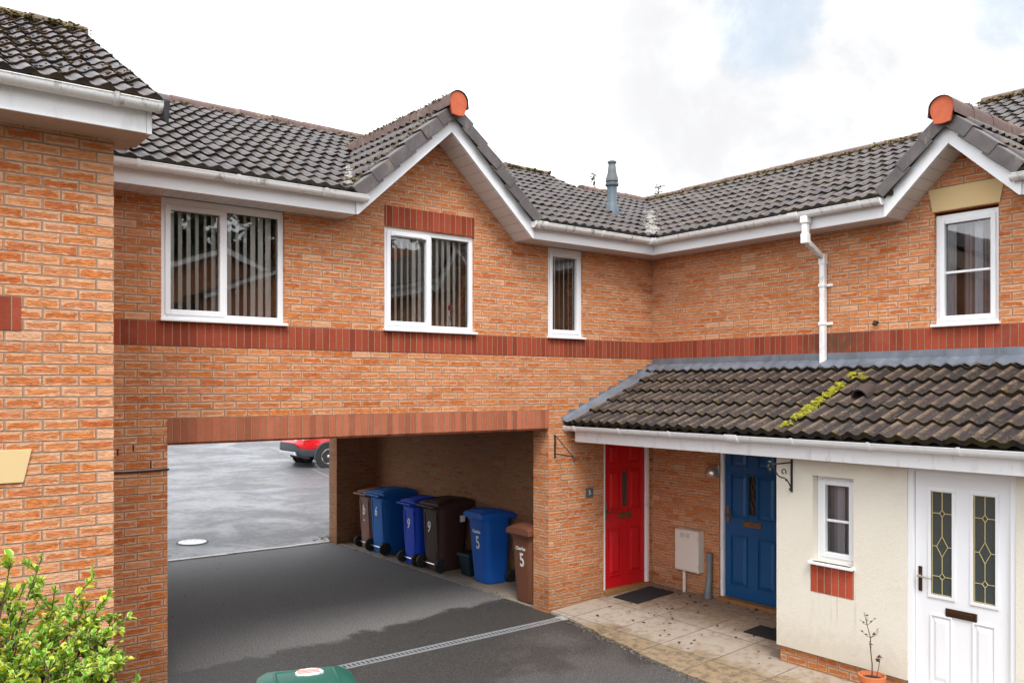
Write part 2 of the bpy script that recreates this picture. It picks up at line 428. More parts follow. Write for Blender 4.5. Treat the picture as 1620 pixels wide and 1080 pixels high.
def glass_mat(name, refl=1.0, wave=.0012, tint=(1,1,1)):
    m = bpy.data.materials.new(name); m.use_nodes = True; nt = m.node_tree; g = G(nt)
    nt.nodes.remove(nt.nodes['Principled BSDF']); out = nt.nodes['Material Output']
    tr = g.n('ShaderNodeBsdfTransparent'); g.put(tr.inputs[0], tint)
    gl = g.n('ShaderNodeBsdfGlossy'); gl.inputs['Roughness'].default_value = .012
    nrm = g.bump(g.noise(g.pos(), 1.6, 2), wave*2.5, .4); g.put(gl.inputs['Normal'], nrm)
    fr = g.n('ShaderNodeFresnel'); fr.inputs['IOR'].default_value = 1.52
    f = g.m('MULTIPLY_ADD', fr.outputs[0], 1.7*refl, .05, clamp=True)
    mx = g.n('ShaderNodeMixShader'); g.put(mx.inputs[0], f)
    nt.links.new(tr.outputs[0], mx.inputs[1]); nt.links.new(gl.outputs[0], mx.inputs[2])
    nt.links.new(mx.outputs[0], out.inputs[0]); return m
GLASS = glass_mat('window_glass', 1.25)
GLASSD = plain('obscured_glass', (.055,.065,.062), .12, .3, 30, bump=.12, bscale=90)
GLASSB = plain('obscured_glass_dark', (.020,.022,.022), .15, .3, 30, bump=.1, bscale=90)

# ---------------------------------------------------------------- world + sun
w = bpy.data.worlds.new('World'); SC.world = w; w.use_nodes = True
nt = w.node_tree; g = G(nt); bg = nt.nodes['Background']
sky = g.n('ShaderNodeTexSky', sky_type='NISHITA'); sky.sun_disc = False
SUN_DIR = Vector((-.42, -.62, 1.0)).normalized()
sky.sun_elevation = math.asin(SUN_DIR.z); sky.sun_rotation = math.atan2(SUN_DIR.x, SUN_DIR.y)
sky.air_density = 1.0; sky.dust_density = 1.5
D = g.n('ShaderNodeTexCoord').outputs['Generated']
Dn = g.vm('NORMALIZE', D)
dz = g.sep(Dn)[2]
flat = g.vm('DIVIDE', Dn, g.xyz(1, 1, 1))
q = g.vm('SCALE', Dn, scale=1.0)
n1 = g.noise(q, 3.2, 9, .60, .35); n2 = g.noise(g.vm('ADD', q, (4.1, 2.2, 1.3)), 7.5, 8, .62, .3)
def blob(u, v, r0, r1):
    d = g.vm('DOT_PRODUCT', Dn, tuple(pix_dir(u, v)))
    return g.ss(d, math.cos(R(r1)), math.cos(R(r0)))
def mx(*a):
    x = a[0]
    for y in a[1:]: x = g.m('MAXIMUM', x, y)
    return x
n3 = g.noise(g.vm('ADD', q, (1.7, 5.2, .4)), 2.1, 5, .5, .2)
wisp = g.m('MULTIPLY_ADD', g.m('SUBTRACT', n2, .5), 1.5, .5)
# blue openings
gap = mx(blob(1205, 20, 0, 5.5), g.m('MULTIPLY', blob(1345, 95, 0, 6), .30), g.m('MULTIPLY', blob(1612, -20, 0, 5.0), .9), g.m('MULTIPLY', blob(160, 20, 0, 9), .42), g.m('MULTIPLY', blob(215, 95, 0, 6), .42))
gap = g.m('MULTIPLY', g.ss(g.m('ADD', gap, g.m('MULTIPLY', g.m('SUBTRACT', n2, .5), 1.5)), .30, 1.05), .62)
# grey undersides
grey = mx(blob(1300, 90, 5, 19), g.m('MULTIPLY', blob(1500, 90, 4, 17), .9), g.m('MULTIPLY', blob(220, 60, 1, 10), .6), g.m('MULTIPLY', blob(1150, 150, 1, 8), .8))
grey = g.m('MULTIPLY', grey, g.ss(g.m('ADD', g.m('ADD', g.m('MULTIPLY', n1, .45), g.m('MULTIPLY', n2, .35)), g.m('MULTIPLY', n3, .35)), .42, .66, .30, 1.0))
pw = lambda x, k: g.m('SUBTRACT', 1.0, g.m('POWER', g.m('SUBTRACT', 1.0, x, clamp=True), k))
grey = pw(grey, 2.6); gap = pw(gap, 1.4)
bright = g.m('MULTIPLY_ADD', g.ss(n1, .3, .7), .25, 1.05)
K = 14.0
cl = g.vm('SCALE', g.xyz(K*.97, K*1.0, K*1.045), scale=bright)
cl = g.mix(grey, cl, (K*.455, K*.455, K*.462))
blue = g.mix(.8, sky.outputs[0], (K*.36, K*.43, K*.50))
colr = g.mix(gap, cl, blue)
below = g.ss(dz, -.02, .03)
colr = g.mix(below, (K*.25, K*.24, K*.22), colr)
g.put(bg.inputs['Color'], colr); bg.inputs['Strength'].default_value = .075

sl = bpy.data.lights.new('sun', 'SUN'); sl.energy = 1.5; sl.angle = R(22); sl.color = (1, .97, .93)
so = bpy.data.objects.new('sun', sl); COL.objects.link(so); so.location = (0, -5, 20)
so.rotation_euler = (-SUN_DIR).to_track_quat('-Z', 'Y').to_euler()
SC.view_settings.view_transform = 'Standard'; SC.view_settings.look = 'None'
SC.view_settings.exposure = 0.93; SC.view_settings.gamma = 1
SC.cycles.max_bounces = 8; SC.cycles.transparent_max_bounces = 12
SC.cycles.caustics_reflective = False; SC.cycles.caustics_refractive = False
SC.cycles.use_denoising = True

# ---------------------------------------------------------------- ground
def tarmac_mat():
    m, g, b = new_mat('tarmac_drive'); P = g.pos(); x, y, z = g.sep(P)[:3]
    ag = g.vor(P, 190, 'F1'); agc = g.white(g.vm('FLOOR', g.vm('SCALE', P, scale=150.0)))
    nb = g.noise(P, 1.1, 6, .6); nm = g.noise(P, 4.5, 6, .65); nf = g.noise(P, 320, 3, .7)
    # sheltered, dried surface under the building; rain-dark outside it
    edge = g.m('ADD', 8.72, g.m('ADD', g.m('MULTIPLY', g.m('SUBTRACT', nb, .5), 1.3), g.m('MULTIPLY', g.m('SUBTRACT', nm, .5), .5)))
    edge = g.m('ADD', edge, g.ss(x, 4.4, 6.3, 0, .28))
    dry = g.ss(g.m('SUBTRACT', y, edge), -.06, .10)
    dry2 = g.m('MULTIPLY', g.ss(g.m('ADD', g.noise(P, .9, 3, .5), g.m('MULTIPLY', g.m('SUBTRACT', nm, .5), .12)), .46, .62), g.ss(y, 7.9, 7.2))
    dryall = g.m('MAXIMUM', dry, g.m('MULTIPLY', dry2, .26))
    ring = g.m('MULTIPLY', dry, g.ss(g.m('SUBTRACT', y, edge), 1.5, .1))
    cd = g.mix(nm, (.16, .157, .16), (.205, .20, .20))
    cd = g.mix(g.m('MULTIPLY', ring, .2), cd, (.21, .19, .17))
    cw = g.mix(nm, (.027, .024, .022), (.043, .038, .033))
    c = g.mix(dryall, cw, cd)
    c = g.mix(g.m('MULTIPLY', g.ss(agc, .72, 1.0), .6), c, (.30, .28, .26))
    c = g.mix(g.m('MULTIPLY', g.ss(nf, .5, .75), .5), c, (.02, .02, .02))
    ns = g.noise(P, 105, 2, .5); nc = g.noise(P, 42, 4, .75)
    c = g.mix(g.m('MULTIPLY', g.ss(nc, .50, .36), .55), c, (.022, .021, .021)); c = g.mix(g.m('MULTIPLY', g.ss(nc, .54, .68), .5), c, g.mix(dryall, (.11, .10, .09), (.36, .34, .32)))
    c = g.mix(g.m('MULTIPLY', g.ss(ns, .53, .62), .6), c, g.mix(dryall, (.13, .12, .11), (.40, .38, .37)))
    c = g.mix(g.m('MULTIPLY', g.ss(ns, .47, .38), .6), c, (.020, .019, .019))
    rr = g.mixf(dryall, .55, .92)
    setb(g, b, c, rr, g.bump(g.m('ADD', nf, g.m('MULTIPLY', ag, .6)), .006, .8), spec=.35); return m
def carpark_mat():
    m, g, b = new_mat('tarmac_wet_car_park'); P = g.pos()
    st = g.vm('MULTIPLY', P, (1, 1, 1))
    nb = g.noise(P, .75, 7, .62, .4); nm = g.noise(P, 6, 6, .65); nf = g.noise(P, 260, 3, .7)
    gr = g.noise(P, 46, 3, .6)
    film = g.ss(g.m('ADD', g.m('MULTIPLY', nb, .75), g.m('MULTIPLY', nm, .25)), .40, .62)
    c = g.mix(nm, (.065, .066, .072), (.10, .10, .106))
    c = g.mix(g.m('MULTIPLY', g.ss(nf, .5, .8), .4), c, (.03, .03, .03))
    c = g.mix(film, c, g.mix(.35, c, (.20, .20, .21)))
    c = g.mix(g.m('MULTIPLY', g.ss(gr, .50, .38), .5), c, (.025, .025, .026)); c = g.mix(g.m('MULTIPLY', g.ss(gr, .56, .66), .35), c, (.30, .30, .31))
    setb(g, b, c, g.mixf(film, .56, .37), g.bump(g.m('ADD', nf, g.m('ADD', g.m('MULTIPLY', nm, .4), gr)), .004, g.mixf(film, .8, .5)), spec=.36); return m
def flag_mat():
    m, g, b = new_mat('concrete_flags'); P = g.pos(); x, y, z = g.sep(P)[:3]
    u = g.m('DIVIDE', g.m('SUBTRACT', x, 6.96), .74); v = g.m('DIVIDE', g.m('SUBTRACT', y, 7.06), .70)
    fx = g.m('FRACT', u); fy = g.m('FRACT', v)
    d = g.m('MINIMUM', g.m('MULTIPLY', g.m('SUBTRACT', .5, g.m('ABSOLUTE', g.m('SUBTRACT', fx, .5))), .74),
            g.m('MULTIPLY', g.m('SUBTRACT', .5, g.m('ABSOLUTE', g.m('SUBTRACT', fy, .5))), .70))
    jt = g.ss(d, .009, .004)
    idn = g.white(g.xyz(g.m('FLOOR', u), g.m('FLOOR', v), 0))
    n1 = g.noise(P, 2.3, 7, .65, .4); n2 = g.noise(P, 11, 6, .7); n3 = g.noise(P, 90, 4, .7)
    c = g.mix(idn, (.36, .295, .23), (.46, .395, .325))
    c = g.mix(g.m('MULTIPLY', n3, .35), c, (.36, .32, .28))
    edge = g.m('ADD', g.m('ADD', 6.88, g.m('MULTIPLY', g.m('SUBTRACT', 7.9, y), .10)), g.m('MULTIPLY', g.m('SUBTRACT', n1, .5), 1.5))
    algae = g.m('MULTIPLY', g.ss(g.m('SUBTRACT', x, g.m('ADD', edge, g.m('MULTIPLY', g.m('SUBTRACT', n2, .5), .5))), .16, -.12), g.ss(y, 7.75, 7.2))
    algae = g.m('MULTIPLY', algae, g.ss(n3, .25, .55, .6, 1.0))
    c = g.mix(g.m('MULTIPLY', algae, .8), c, g.mix(g.ss(n2, .36, .64), (.10, .058, .020), (.37, .265, .145)))
    door = g.ss(g.m('ADD', x, g.m('MULTIPLY', g.m('SUBTRACT', n1, .5), 1.4)), 7.4, 8.1)
    c = g.mix(g.m('MULTIPLY', door, g.ss(n2, .2, .6, .35, .8)), c, (.20, .125, .075))
    c = g.mix(g.m('MULTIPLY', g.ss(n2, .48, .68), .55), c, (.19, .12, .065))
    c = g.mix(g.m('MULTIPLY', jt, .75), c, (.13, .10, .075))
    setb(g, b, c, .85, g.bump(g.m('ADD', g.m('MULTIPLY', n3, .3), g.m('MULTIPLY', jt, -1.0)), .006, .8), spec=.3); return m
def grass_mat():
    m, g, b = new_mat('rough_grass'); P = g.pos()
    c = g.mix(g.noise(P, 3, 6), (.045, .075, .02), (.12, .11, .04))
    setb(g, b, c, .95); return m

def sheet(name, xs, pts, mat, kind='structure'):
    """strip sheet: pts = [(y,z)...] across x range"""
    mb = MB()
    for (y0, z0), (y1, z1) in zip(pts[:-1], pts[1:]):
        mb.quad((xs[0], y0, z0), (xs[1], y0, z0), (xs[1], y1, z1), (xs[0], y1, z1))
    o = mb.build(name, mat); o['kind'] = kind; return o
def zc(y): return .03*max(0, y-14.42)
sheet('ground', (-600, 600), [(-600, -.06), (14.3, -.06), (36, zc(36)-.05), (60, .9), (600, 1.5)], grass_mat())
mb = MB()
rr_ = random.Random(5)
ys = [-14 + i*.45 for i in range(50)]
# driveway sheet stops against the paving with a ragged edge
def path_x(y): return 6.90 - max(0, min(1, (7.95-y)/2.4))*.44
mb.quad((-14, -14, 0), (6.2, -14, 0), (6.2, 8.0, 0), (-14, 8.0, 0))
mb.quad((-14, 8.0, 0), (6.92, 8.0, 0), (6.92, 14.34, 0), (-14, 14.34, 0))
n = 70; prev = None
for i in range(n+1):
    y = -14 + 22.0*i/n
    xe = path_x(y) + rr_.uniform(-.035, .035) if y < 7.9 else 6.92
    cur = ((6.2, y, 0), (xe, y, 0.004))
    if prev: mb.quad(prev[0], prev[1], cur[1], cur[0])
    prev = cur
o = mb.build('driveway', tarmac_mat()); o['kind'] = 'structure'
sheet('car_park', (-30, 40), [(14.34, .004), (14.42, .004), (36.2, zc(36.2))], carpark_mat())
mb = MB()   # pale threshold kerb between the two tarmacs, broken along its length
x = 2.3
while x < 6.86:
    L = rr_.uniform(.25, .9)
    mb.hexa([(x, 14.27, -.05), (min(x+L, 6.86), 14.27, -.05), (min(x+L, 6.86), 14.44, -.05), (x, 14.44, -.05)],
            [(x, 14.28+rr_.uniform(-.02, .02), .020), (min(x+L-.01, 6.86), 14.28+rr_.uniform(-.02, .02), .014), (min(x+L-.01, 6.86), 14.40+rr_.uniform(-.03, .03), .016), (x, 14.40+rr_.uniform(-.03, .03), .014)])
    x += L
o = mb.build('kerb', plain('kerb_concrete', (.58,.56,.53), .8, .3, 9, dirt=.5)); o['kind'] = 'structure'
# paving: gently ramped concrete flags in front of the doors
mb = MB()
ys = [-6, 0, 2, 4] + [4.4+.1*i for i in range(36)] + [7.96, 8.13]
def pz(x): return max(.012, min(.125, .02 + (x-6.75)*.055))
prev = None
for y in ys:
    xe = path_x(y) + rr_.uniform(-.02, .02)
    if y > 7.9: xe = 6.90
    row = [(xe, y, -.04), (xe, y, pz(xe)+.004)] + [(xx, y, pz(xx)) for xx in (7.1, 7.6, 8.2, 8.80)]
    if prev:
        for k in range(len(row)-1): mb.quad(prev[k], prev[k+1], row[k+1], row[k])
    prev = row
o = mb.build('path', flag_mat()); o['kind'] = 'structure'
# concrete margin under the bins
mb = MB(); mb.box(6.90, 7.70, 8.46, 14.05, -.05, .010)
o = mb.build('bin_standing', CONC); o['kind'] = 'structure'
# faded bay line / tar joint in the car park
mb = MB()
a, c_ = Vector((10.35, 20.6)), Vector((12.6, 32.0)); dd = (c_-a).normalized(); nn = Vector((-dd.y, dd.x))*.035
for i in range(24):
    if rr_.random() < .12: continue
    p = a + (c_-a)*(i/24); q_ = a + (c_-a)*((i+1)/24)
    mb.quad((*(p-nn), zc(p.y)+.008), (*(p+nn), zc(p.y)+.008), (*(q_+nn), zc(q_.y)+.008), (*(q_-nn), zc(q_.y)+.008))
for (px_, py_) in ((10.0, 22.2), (9.6, 25.3), (8.6, 22.6), (9.3, 20.6)):
    mb.quad((px_, py_, zc(py_)+.008), (px_+.5, py_+.02, zc(py_)+.008), (px_+.5, py_+.16, zc(py_+.16)+.008), (px_, py_+.14, zc(py_+.14)+.008))
o = mb.build('road_marking', plain('worn_marking', (.20,.17,.15), .7, .5, 20)); o['kind'] = 'structure'
# mossy verge at the far end of the car park
mb = MB()
for i in range(90):
    x = -20 + i*.6; mb.ico((x, 36.0+rr_.uniform(-.2, .3), zc(36)-.02), rr_.uniform(.25, .45), (1.3, 1, .28), 1, .3, i)
o = mb.build('grass_verge', grass_mat()); o['kind'] = 'stuff'; o['label'] = 'mossy grass verge along the far edge of the wet car park'; o['category'] = 'grass'
# ---------------------------------------------------------------- building helpers
def wall_grid(mb, P, u0, u1, z0, z1, holes, thick):
    """wall with rectangular holes; P(u,w,z) -> world, w is depth into the wall"""
    us = sorted({u0, u1, *[h[0] for h in holes], *[h[1] for h in holes]}); us = [u for u in us if u0-1e-6 <= u <= u1+1e-6]
    zs = sorted({z0, z1, *[h[2] for h in holes], *[h[3] for h in holes]}); zs = [z for z in zs if z0-1e-6 <= z <= z1+1e-6]
    def solid(i, j):
        if i < 0 or j < 0 or i >= len(us)-1 or j >= len(zs)-1: return False
        uc = (us[i]+us[i+1])/2; zc_ = (zs[j]+zs[j+1])/2
        return not any(h[0] < uc < h[1] and h[2] < zc_ < h[3] for h in holes)
    for i in range(len(us)-1):
        for j in range(len(zs)-1):
            if not solid(i, j): continue
            a, b, c, d = us[i], us[i+1], zs[j], zs[j+1]
            mb.quad(P(a, 0, c), P(b, 0, c), P(b, 0, d), P(a, 0, d))
            mb.quad(P(a, thick, c), P(a, thick, d), P(b, thick, d), P(b, thick, c))
            if not solid(i-1, j): mb.quad(P(a, 0, c), P(a, 0, d), P(a, thick, d), P(a, thick, c))
            if not solid(i+1, j): mb.quad(P(b, 0, c), P(b, thick, c), P(b, thick, d), P(b, 0, d))
            if not solid(i, j-1): mb.quad(P(a, 0, c), P(a, thick, c), P(b, thick, c), P(b, 0, c))
            if not solid(i, j+1): mb.quad(P(a, 0, d), P(b, 0, d), P(b, thick, d), P(a, thick, d))

def tile_roof(mb, org, sdir, tdir, S, T, gauge=.29, tw=.30, keep=None, roll=.030, lip=.026, seed=1, t_lo=0):
    org, sdir, tdir = Vector(org), Vector(sdir).normalized(), Vector(tdir).normalized()
    nrm = sdir.cross(tdir).normalized(); rr = random.Random(seed)
    nt_ = max(1, round(S/tw)); tw = S/nt_; nc = math.ceil(T/gauge - 1e-6); ns = 12
    def prof(s):
        f = (s/(tw/2)) % 1.0
        return roll*(0.5-0.5*math.cos(2*PI*f))**1.35
    for c in range(nc):
        t0 = c*gauge; t1 = min(t0+gauge+.05, T+.02)
        for k in range(nt_):
            s0 = k*tw
            ctr = org + sdir*(s0+tw/2) + tdir*(t0+gauge/2)
            if keep and not keep(ctr): continue
            r = rr.random(); dz = rr.uniform(-.004, .006); tl = rr.uniform(-.008, .008); tj = rr.uniform(-.012, .010)
            top = []; mid = []; up = []; bot = []; rz = []
            for i in range(ns+1):
                s = s0 + tw*i/ns; h = prof(s0*0+tw*i/ns) + dz + tl*(i/ns-.5)
                base = org + sdir*s; rz.append(.5*((h-dz)/max(roll, .001)) if h > dz else 0)
                top.append(base + tdir*(t0+tj) + nrm*(h+lip+.012))
                mid.append(base + tdir*(t0+gauge*.3+tj) + nrm*(h+lip*.72+.012))
                up.append(base + tdir*t1 + nrm*(h+.004))
                bot.append(base + tdir*(t0+tj+.002) + nrm*(h*.75-.006))
            # the exposed lower lip carries its own attribute (third value = 1)
            o = len(mb.v)
            mb.v += [tuple(p) for p in top+mid+up]
            rz = [max(0, min(.5, q)) for q in rz]
            mb.a += [(r, 0, q) for q in rz] + [(r, .3, q) for q in rz] + [(r, 1, q) for q in rz]
            for i in range(ns):
                mb.f.append([o+i, o+i+1, o+ns+1+i+1, o+ns+1+i]); mb.mi.append(0)
                q2 = o+ns+1
                mb.f.append([q2+i, q2+i+1, q2+ns+1+i+1, q2+ns+1+i]); mb.mi.append(0)
            o = len(mb.v)
            mb.v += [tuple(p) for p in top+bot]; mb.a += [(r, 0, 1)]*(2*(ns+1))
            for i in range(ns): mb.f.append([o+i, o+ns+1+i, o+ns+1+i+1, o+i+1]); mb.mi.append(0)
            # side edges close the tile so verges read as solid
            for i in (0, ns):
                mb.add([top[i], mid[i], up[i], up[i]-nrm*.02, bot[i]], [(0, 1, 2, 3, 4)], (r, .1, .9))
    return nrm
def slab(mb, org, sdir, tdir, S, T, off=-.02, th=.03, attr=(.3, .5, 0)):
    org, sdir, tdir = Vector(org), Vector(sdir).normalized(), Vector(tdir).normalized(); n = sdir.cross(tdir).normalized()
    a = org + n*off; lo = [a-n*th, a-n*th+sdir*S, a-n*th+sdir*S+tdir*T, a-n*th+tdir*T]; hi = [p+n*th for p in lo]
    o = len(mb.v); mb.hexa(lo, hi)
    for i in range(o, len(mb.v)): mb.a[i] = attr
def ridge_tiles(mb, p0, p1, r=.115, seg=.45, seed=2, drop=.055, skirt=.045, open_end=False):
    p0, p1 = Vector(p0), Vector(p1); L = (p1-p0).length; d = (p1-p0).normalized(); n = max(1, round(L/seg)); rr = random.Random(seed)
    side = d.cross(Vector((0, 0, 1))).normalized(); upv = Vector((0, 0, 1))
    for k in range(n):
        a = p0 + d*(L*k/n - .008) ; b = p0 + d*(L*(k+1)/n + .012)
        j = Vector((0, 0, rr.uniform(-.006, .008))); j2 = Vector((0, 0, rr.uniform(-.004, .012)))
        prof = [(r*math.cos(t)*1.05, r*math.sin(t)-drop) for t in [PI*i/10 for i in range(11)]]
        prof[0] = (prof[0][0]*1.04, prof[0][1]-skirt); prof[-1] = (prof[-1][0]*1.04, prof[-1][1]-skirt)
        ring0 = [a + j2 + side*x + upv*y for x, y in prof]; ring1 = [b + j + side*x*.97 + upv*(y-.006) for x, y in prof]
        mb.add(ring0+ring1, [(i, i+1, 11+i+1, 11+i) for i in range(10)] + ([tuple(range(11))] if k > 0 or not open_end else []) + [tuple(range(21, 10, -1))])
def moss_line(mb, p0, p1, n, r0, r1, spread, seed, sq=(1, 1, .6), dens=None):
    rr = random.Random(seed); p0, p1 = Vector(p0), Vector(p1)
    for i in range(n):
        t = rr.random()
        if dens and rr.random() > dens(t): continue
        p = p0.lerp(p1, t) + Vector((rr.gauss(0, spread[0]), rr.gauss(0, spread[1]), rr.gauss(0, spread[2])))
        mb.ico(p, rr.uniform(r0, r1), sq, 1, .35, seed*100+i)
GUT = [(.058*math.cos(t), .058*math.sin(t)) for t in [PI + PI*i/12 for i in range(13)]] + [(.064, .0), (.064, .006), (.050, .006)] + \
      [(.050*math.cos(t), .050*math.sin(t)) for t in [2*PI - PI*i/12 for i in range(13)]] + [(-.050, .006), (-.064, .006), (-.064, 0)]
def gutter(p0, p1, right, parent, mat, spacing=.95, off=.35, ends=(True, True), joints=()):
    mb = MB(); p0, p1 = Vector(p0), Vector(p1); d = (p1-p0).normalized(); L = (p1-p0).length; rt = Vector(right)
    mb.sweep(GUT, p0, p1, rt)
    half = [(.058*math.cos(t), .058*math.sin(t)) for t in [PI + PI*i/12 for i in range(13)]] + [(.066, .008), (-.066, .008)]
    big = [(x*1.08, y*1.08) for x, y in half]
    for e, p in zip(ends, (p0, p1)):
        if e: mb.sweep(big, p-d*.012, p+d*.012, rt)
    o = mb.build('gutter', mat, parent, smooth=True)
    outer = [(.064*math.cos(t), .064*math.sin(t)) for t in [PI + PI*i/12 for i in range(13)]]
    inner = [(.0585*math.cos(t), .0585*math.sin(t)) for t in [2*PI - PI*i/12 for i in range(13)]]
    ring = [(-.070, .012)] + outer[1:-1] + [(.070, .012), (.060, .014)] + inner[1:-1] + [(-.060, .014)]
    t = off
    while t < L-.1:
        b = MB(); c = p0 + d*t; b.sweep(ring, c-d*.014, c+d*.014, rt); b.build('gutter_bracket', mat, o, smooth=True); t += spacing
    for jn in joints:
        b = MB(); c = p0 + d*jn
        ring2 = [(x*1.07, y*1.07) for x, y in outer[1:-1]] + [(.072, .012), (.060, .014)] + inner[1:-1] + [(-.060, .014), (-.072, .012)]
        b.sweep(ring2, c-d*.06, c+d*.06, rt); b.build('gutter_joint', mat, o, smooth=True)
    return o

def make_window(parent, M, w, h, kind, sill=True, sill_h=.028, rec=.028, sillext=.02, top=.055):
    """local origin: bottom centre of the opening on the wall face"""
    f = frame_box(M); fr = .055; x0, x1 = -w/2, w/2; y0, y1 = rec, rec+.07; zb = sill_h if sill else 0
    f.b(x0, x0+fr, y0, y1, zb, h); f.b(x1-fr, x1, y0, y1, zb, h)
    f.b(x0+fr, x1-fr, y0, y1, zb, zb+fr); f.b(x0+fr, x1-fr, y0, y1, h-top, h)
    panes = []; sash = []
    def add_sash(a, b, c, d, bw=.05):
        s = frame_box(M); ys0, ys1 = rec-.014, rec+.05
        s.b(a, a+bw, ys0, ys1, c, d); s.b(b-bw, b, ys0, ys1, c, d); s.b(a+bw, b-bw, ys0, ys1, c, c+bw); s.b(a+bw, b-bw, ys0, ys1, d-bw, d)
        sash.append(s); panes.append((a+bw-.004, b-bw+.004, c+bw-.004, d-bw+.004))
        return s
    ix0, ix1, iz0, iz1 = x0+fr, x1-fr, zb+fr, h-top
    if kind == 'pair':
        mw = .062; xm = -.005
        f.b(xm-mw/2, xm+mw/2, y0, y1, iz0, iz1)
        s = add_sash(ix0-.016, xm+.006, iz0-.018, iz1+.012)
        # night-vent bar along the sash head
        s.b(ix0+.07, xm-.09, rec-.026, rec-.0145, iz1-.030, iz1-.012)
        panes.append((xm+mw/2-.004, ix1+.004, iz0-.004, iz1+.004))
    elif kind == 'single':
        add_sash(ix0-.014, ix1+.014, iz0-.018, iz1+.012)
    elif kind == 'barred':
        s = add_sash(ix0-.016, ix1+.016, iz0-.02, iz1+.014)
        zm = iz0 + (iz1-iz0)*.47
        s.b(ix0+.034, ix1-.034, rec+.012, rec+.034, zm-.013, zm+.013)
    win = f.build('window', WHITE, parent, bevel=.005)
    for s in sash: s.build('sash', WHITE, win, bevel=.006)
    for (a, b, c, d) in panes:
        q = MB(); yy = rec+.030
        q.quad(*[M @ Vector(p) for p in ((a, yy, c), (b, yy, c), (b, yy, d), (a, yy, d))]); q.build('pane', GLASS, win, recalc=False)
        q = frame_box(M)   # black spacer seal round the glass
        for bx in ((a, b, c, c+.008), (a, b, d-.008, d), (a, a+.008, c+.008, d-.008), (b-.008, b, c+.008, d-.008)):
            q.b(bx[0], bx[1], rec+.036, rec+.046, bx[2], bx[3])
        q.build('glazing_seal', BLACKP, win)
    if sill:
        q = frame_box(M); q.b(x0-sillext, x1+sillext, -.055, rec+.07, 0, sill_h-.001); q.build('sill', WHITE_D, win, bevel=.006)
    return win
def blind(M, w, h, label, name='vertical_blind', cover=1.0, ang=52, y=.118, z0=.03, pitch=.078, closed=None, group='vertical blinds behind the upper windows'):
    loc = M @ Vector((0, y, h)); mb = frame_box(M)
    n = int(w/pitch); rr = random.Random(int(w*1000))
    mb.b(-w/2, w/2, y-.02, y+.02, h-.04, h)
    for i in range(n):
        x = -w/2 + (i+.5)*pitch
        a = R(ang + rr.uniform(-7, 7))
        if closed and closed(x/w): a = R(36+rr.uniform(-9, 9))
        dx, dy = .043*math.cos(a), .043*math.sin(a)
        sx = .004*math.sin(a); sy = .0015
        P = [(x-dx, y-dy), (x+dx, y+dy), (x+dx+.0012, y+dy-.002), (x-dx+.0012, y-dy-.002)]
        mb.hexa([M @ Vector((p, q, z0)) for p, q in P], [M @ Vector((p, q, h-.04)) for p, q in P])
    o = mb.build(name, BLIND, loc=tuple(loc)); tag(o, label, 'blind', group); return o
def curtain(M, x0, x1, y, z0, z1, mat, label, waves=5, amp=.03):
    loc = M @ Vector(((x0+x1)/2, y, z0)); mb = MB(); n = 40
    fr = []; bk = []
    for i in range(n+1):
        x = x0 + (x1-x0)*i/n; yy = y + amp*math.sin(i/n*waves*2*PI) + amp*.4*math.sin(i*1.7)
        fr.append((x, yy)); bk.append((x, yy+.004))
    for i in range(n):
        mb.quad(*[M @ Vector(p) for p in ((*fr[i], z0), (*fr[i+1], z0), (*fr[i+1], z1), (*fr[i], z1))])
        mb.quad(*[M @ Vector(p) for p in ((*bk[i+1], z0), (*bk[i], z0), (*bk[i], z1), (*bk[i+1], z1))])
    o = mb.build('curtain', mat, smooth=True, loc=tuple(loc), recalc=False); tag(o, label, 'curtain'); return o

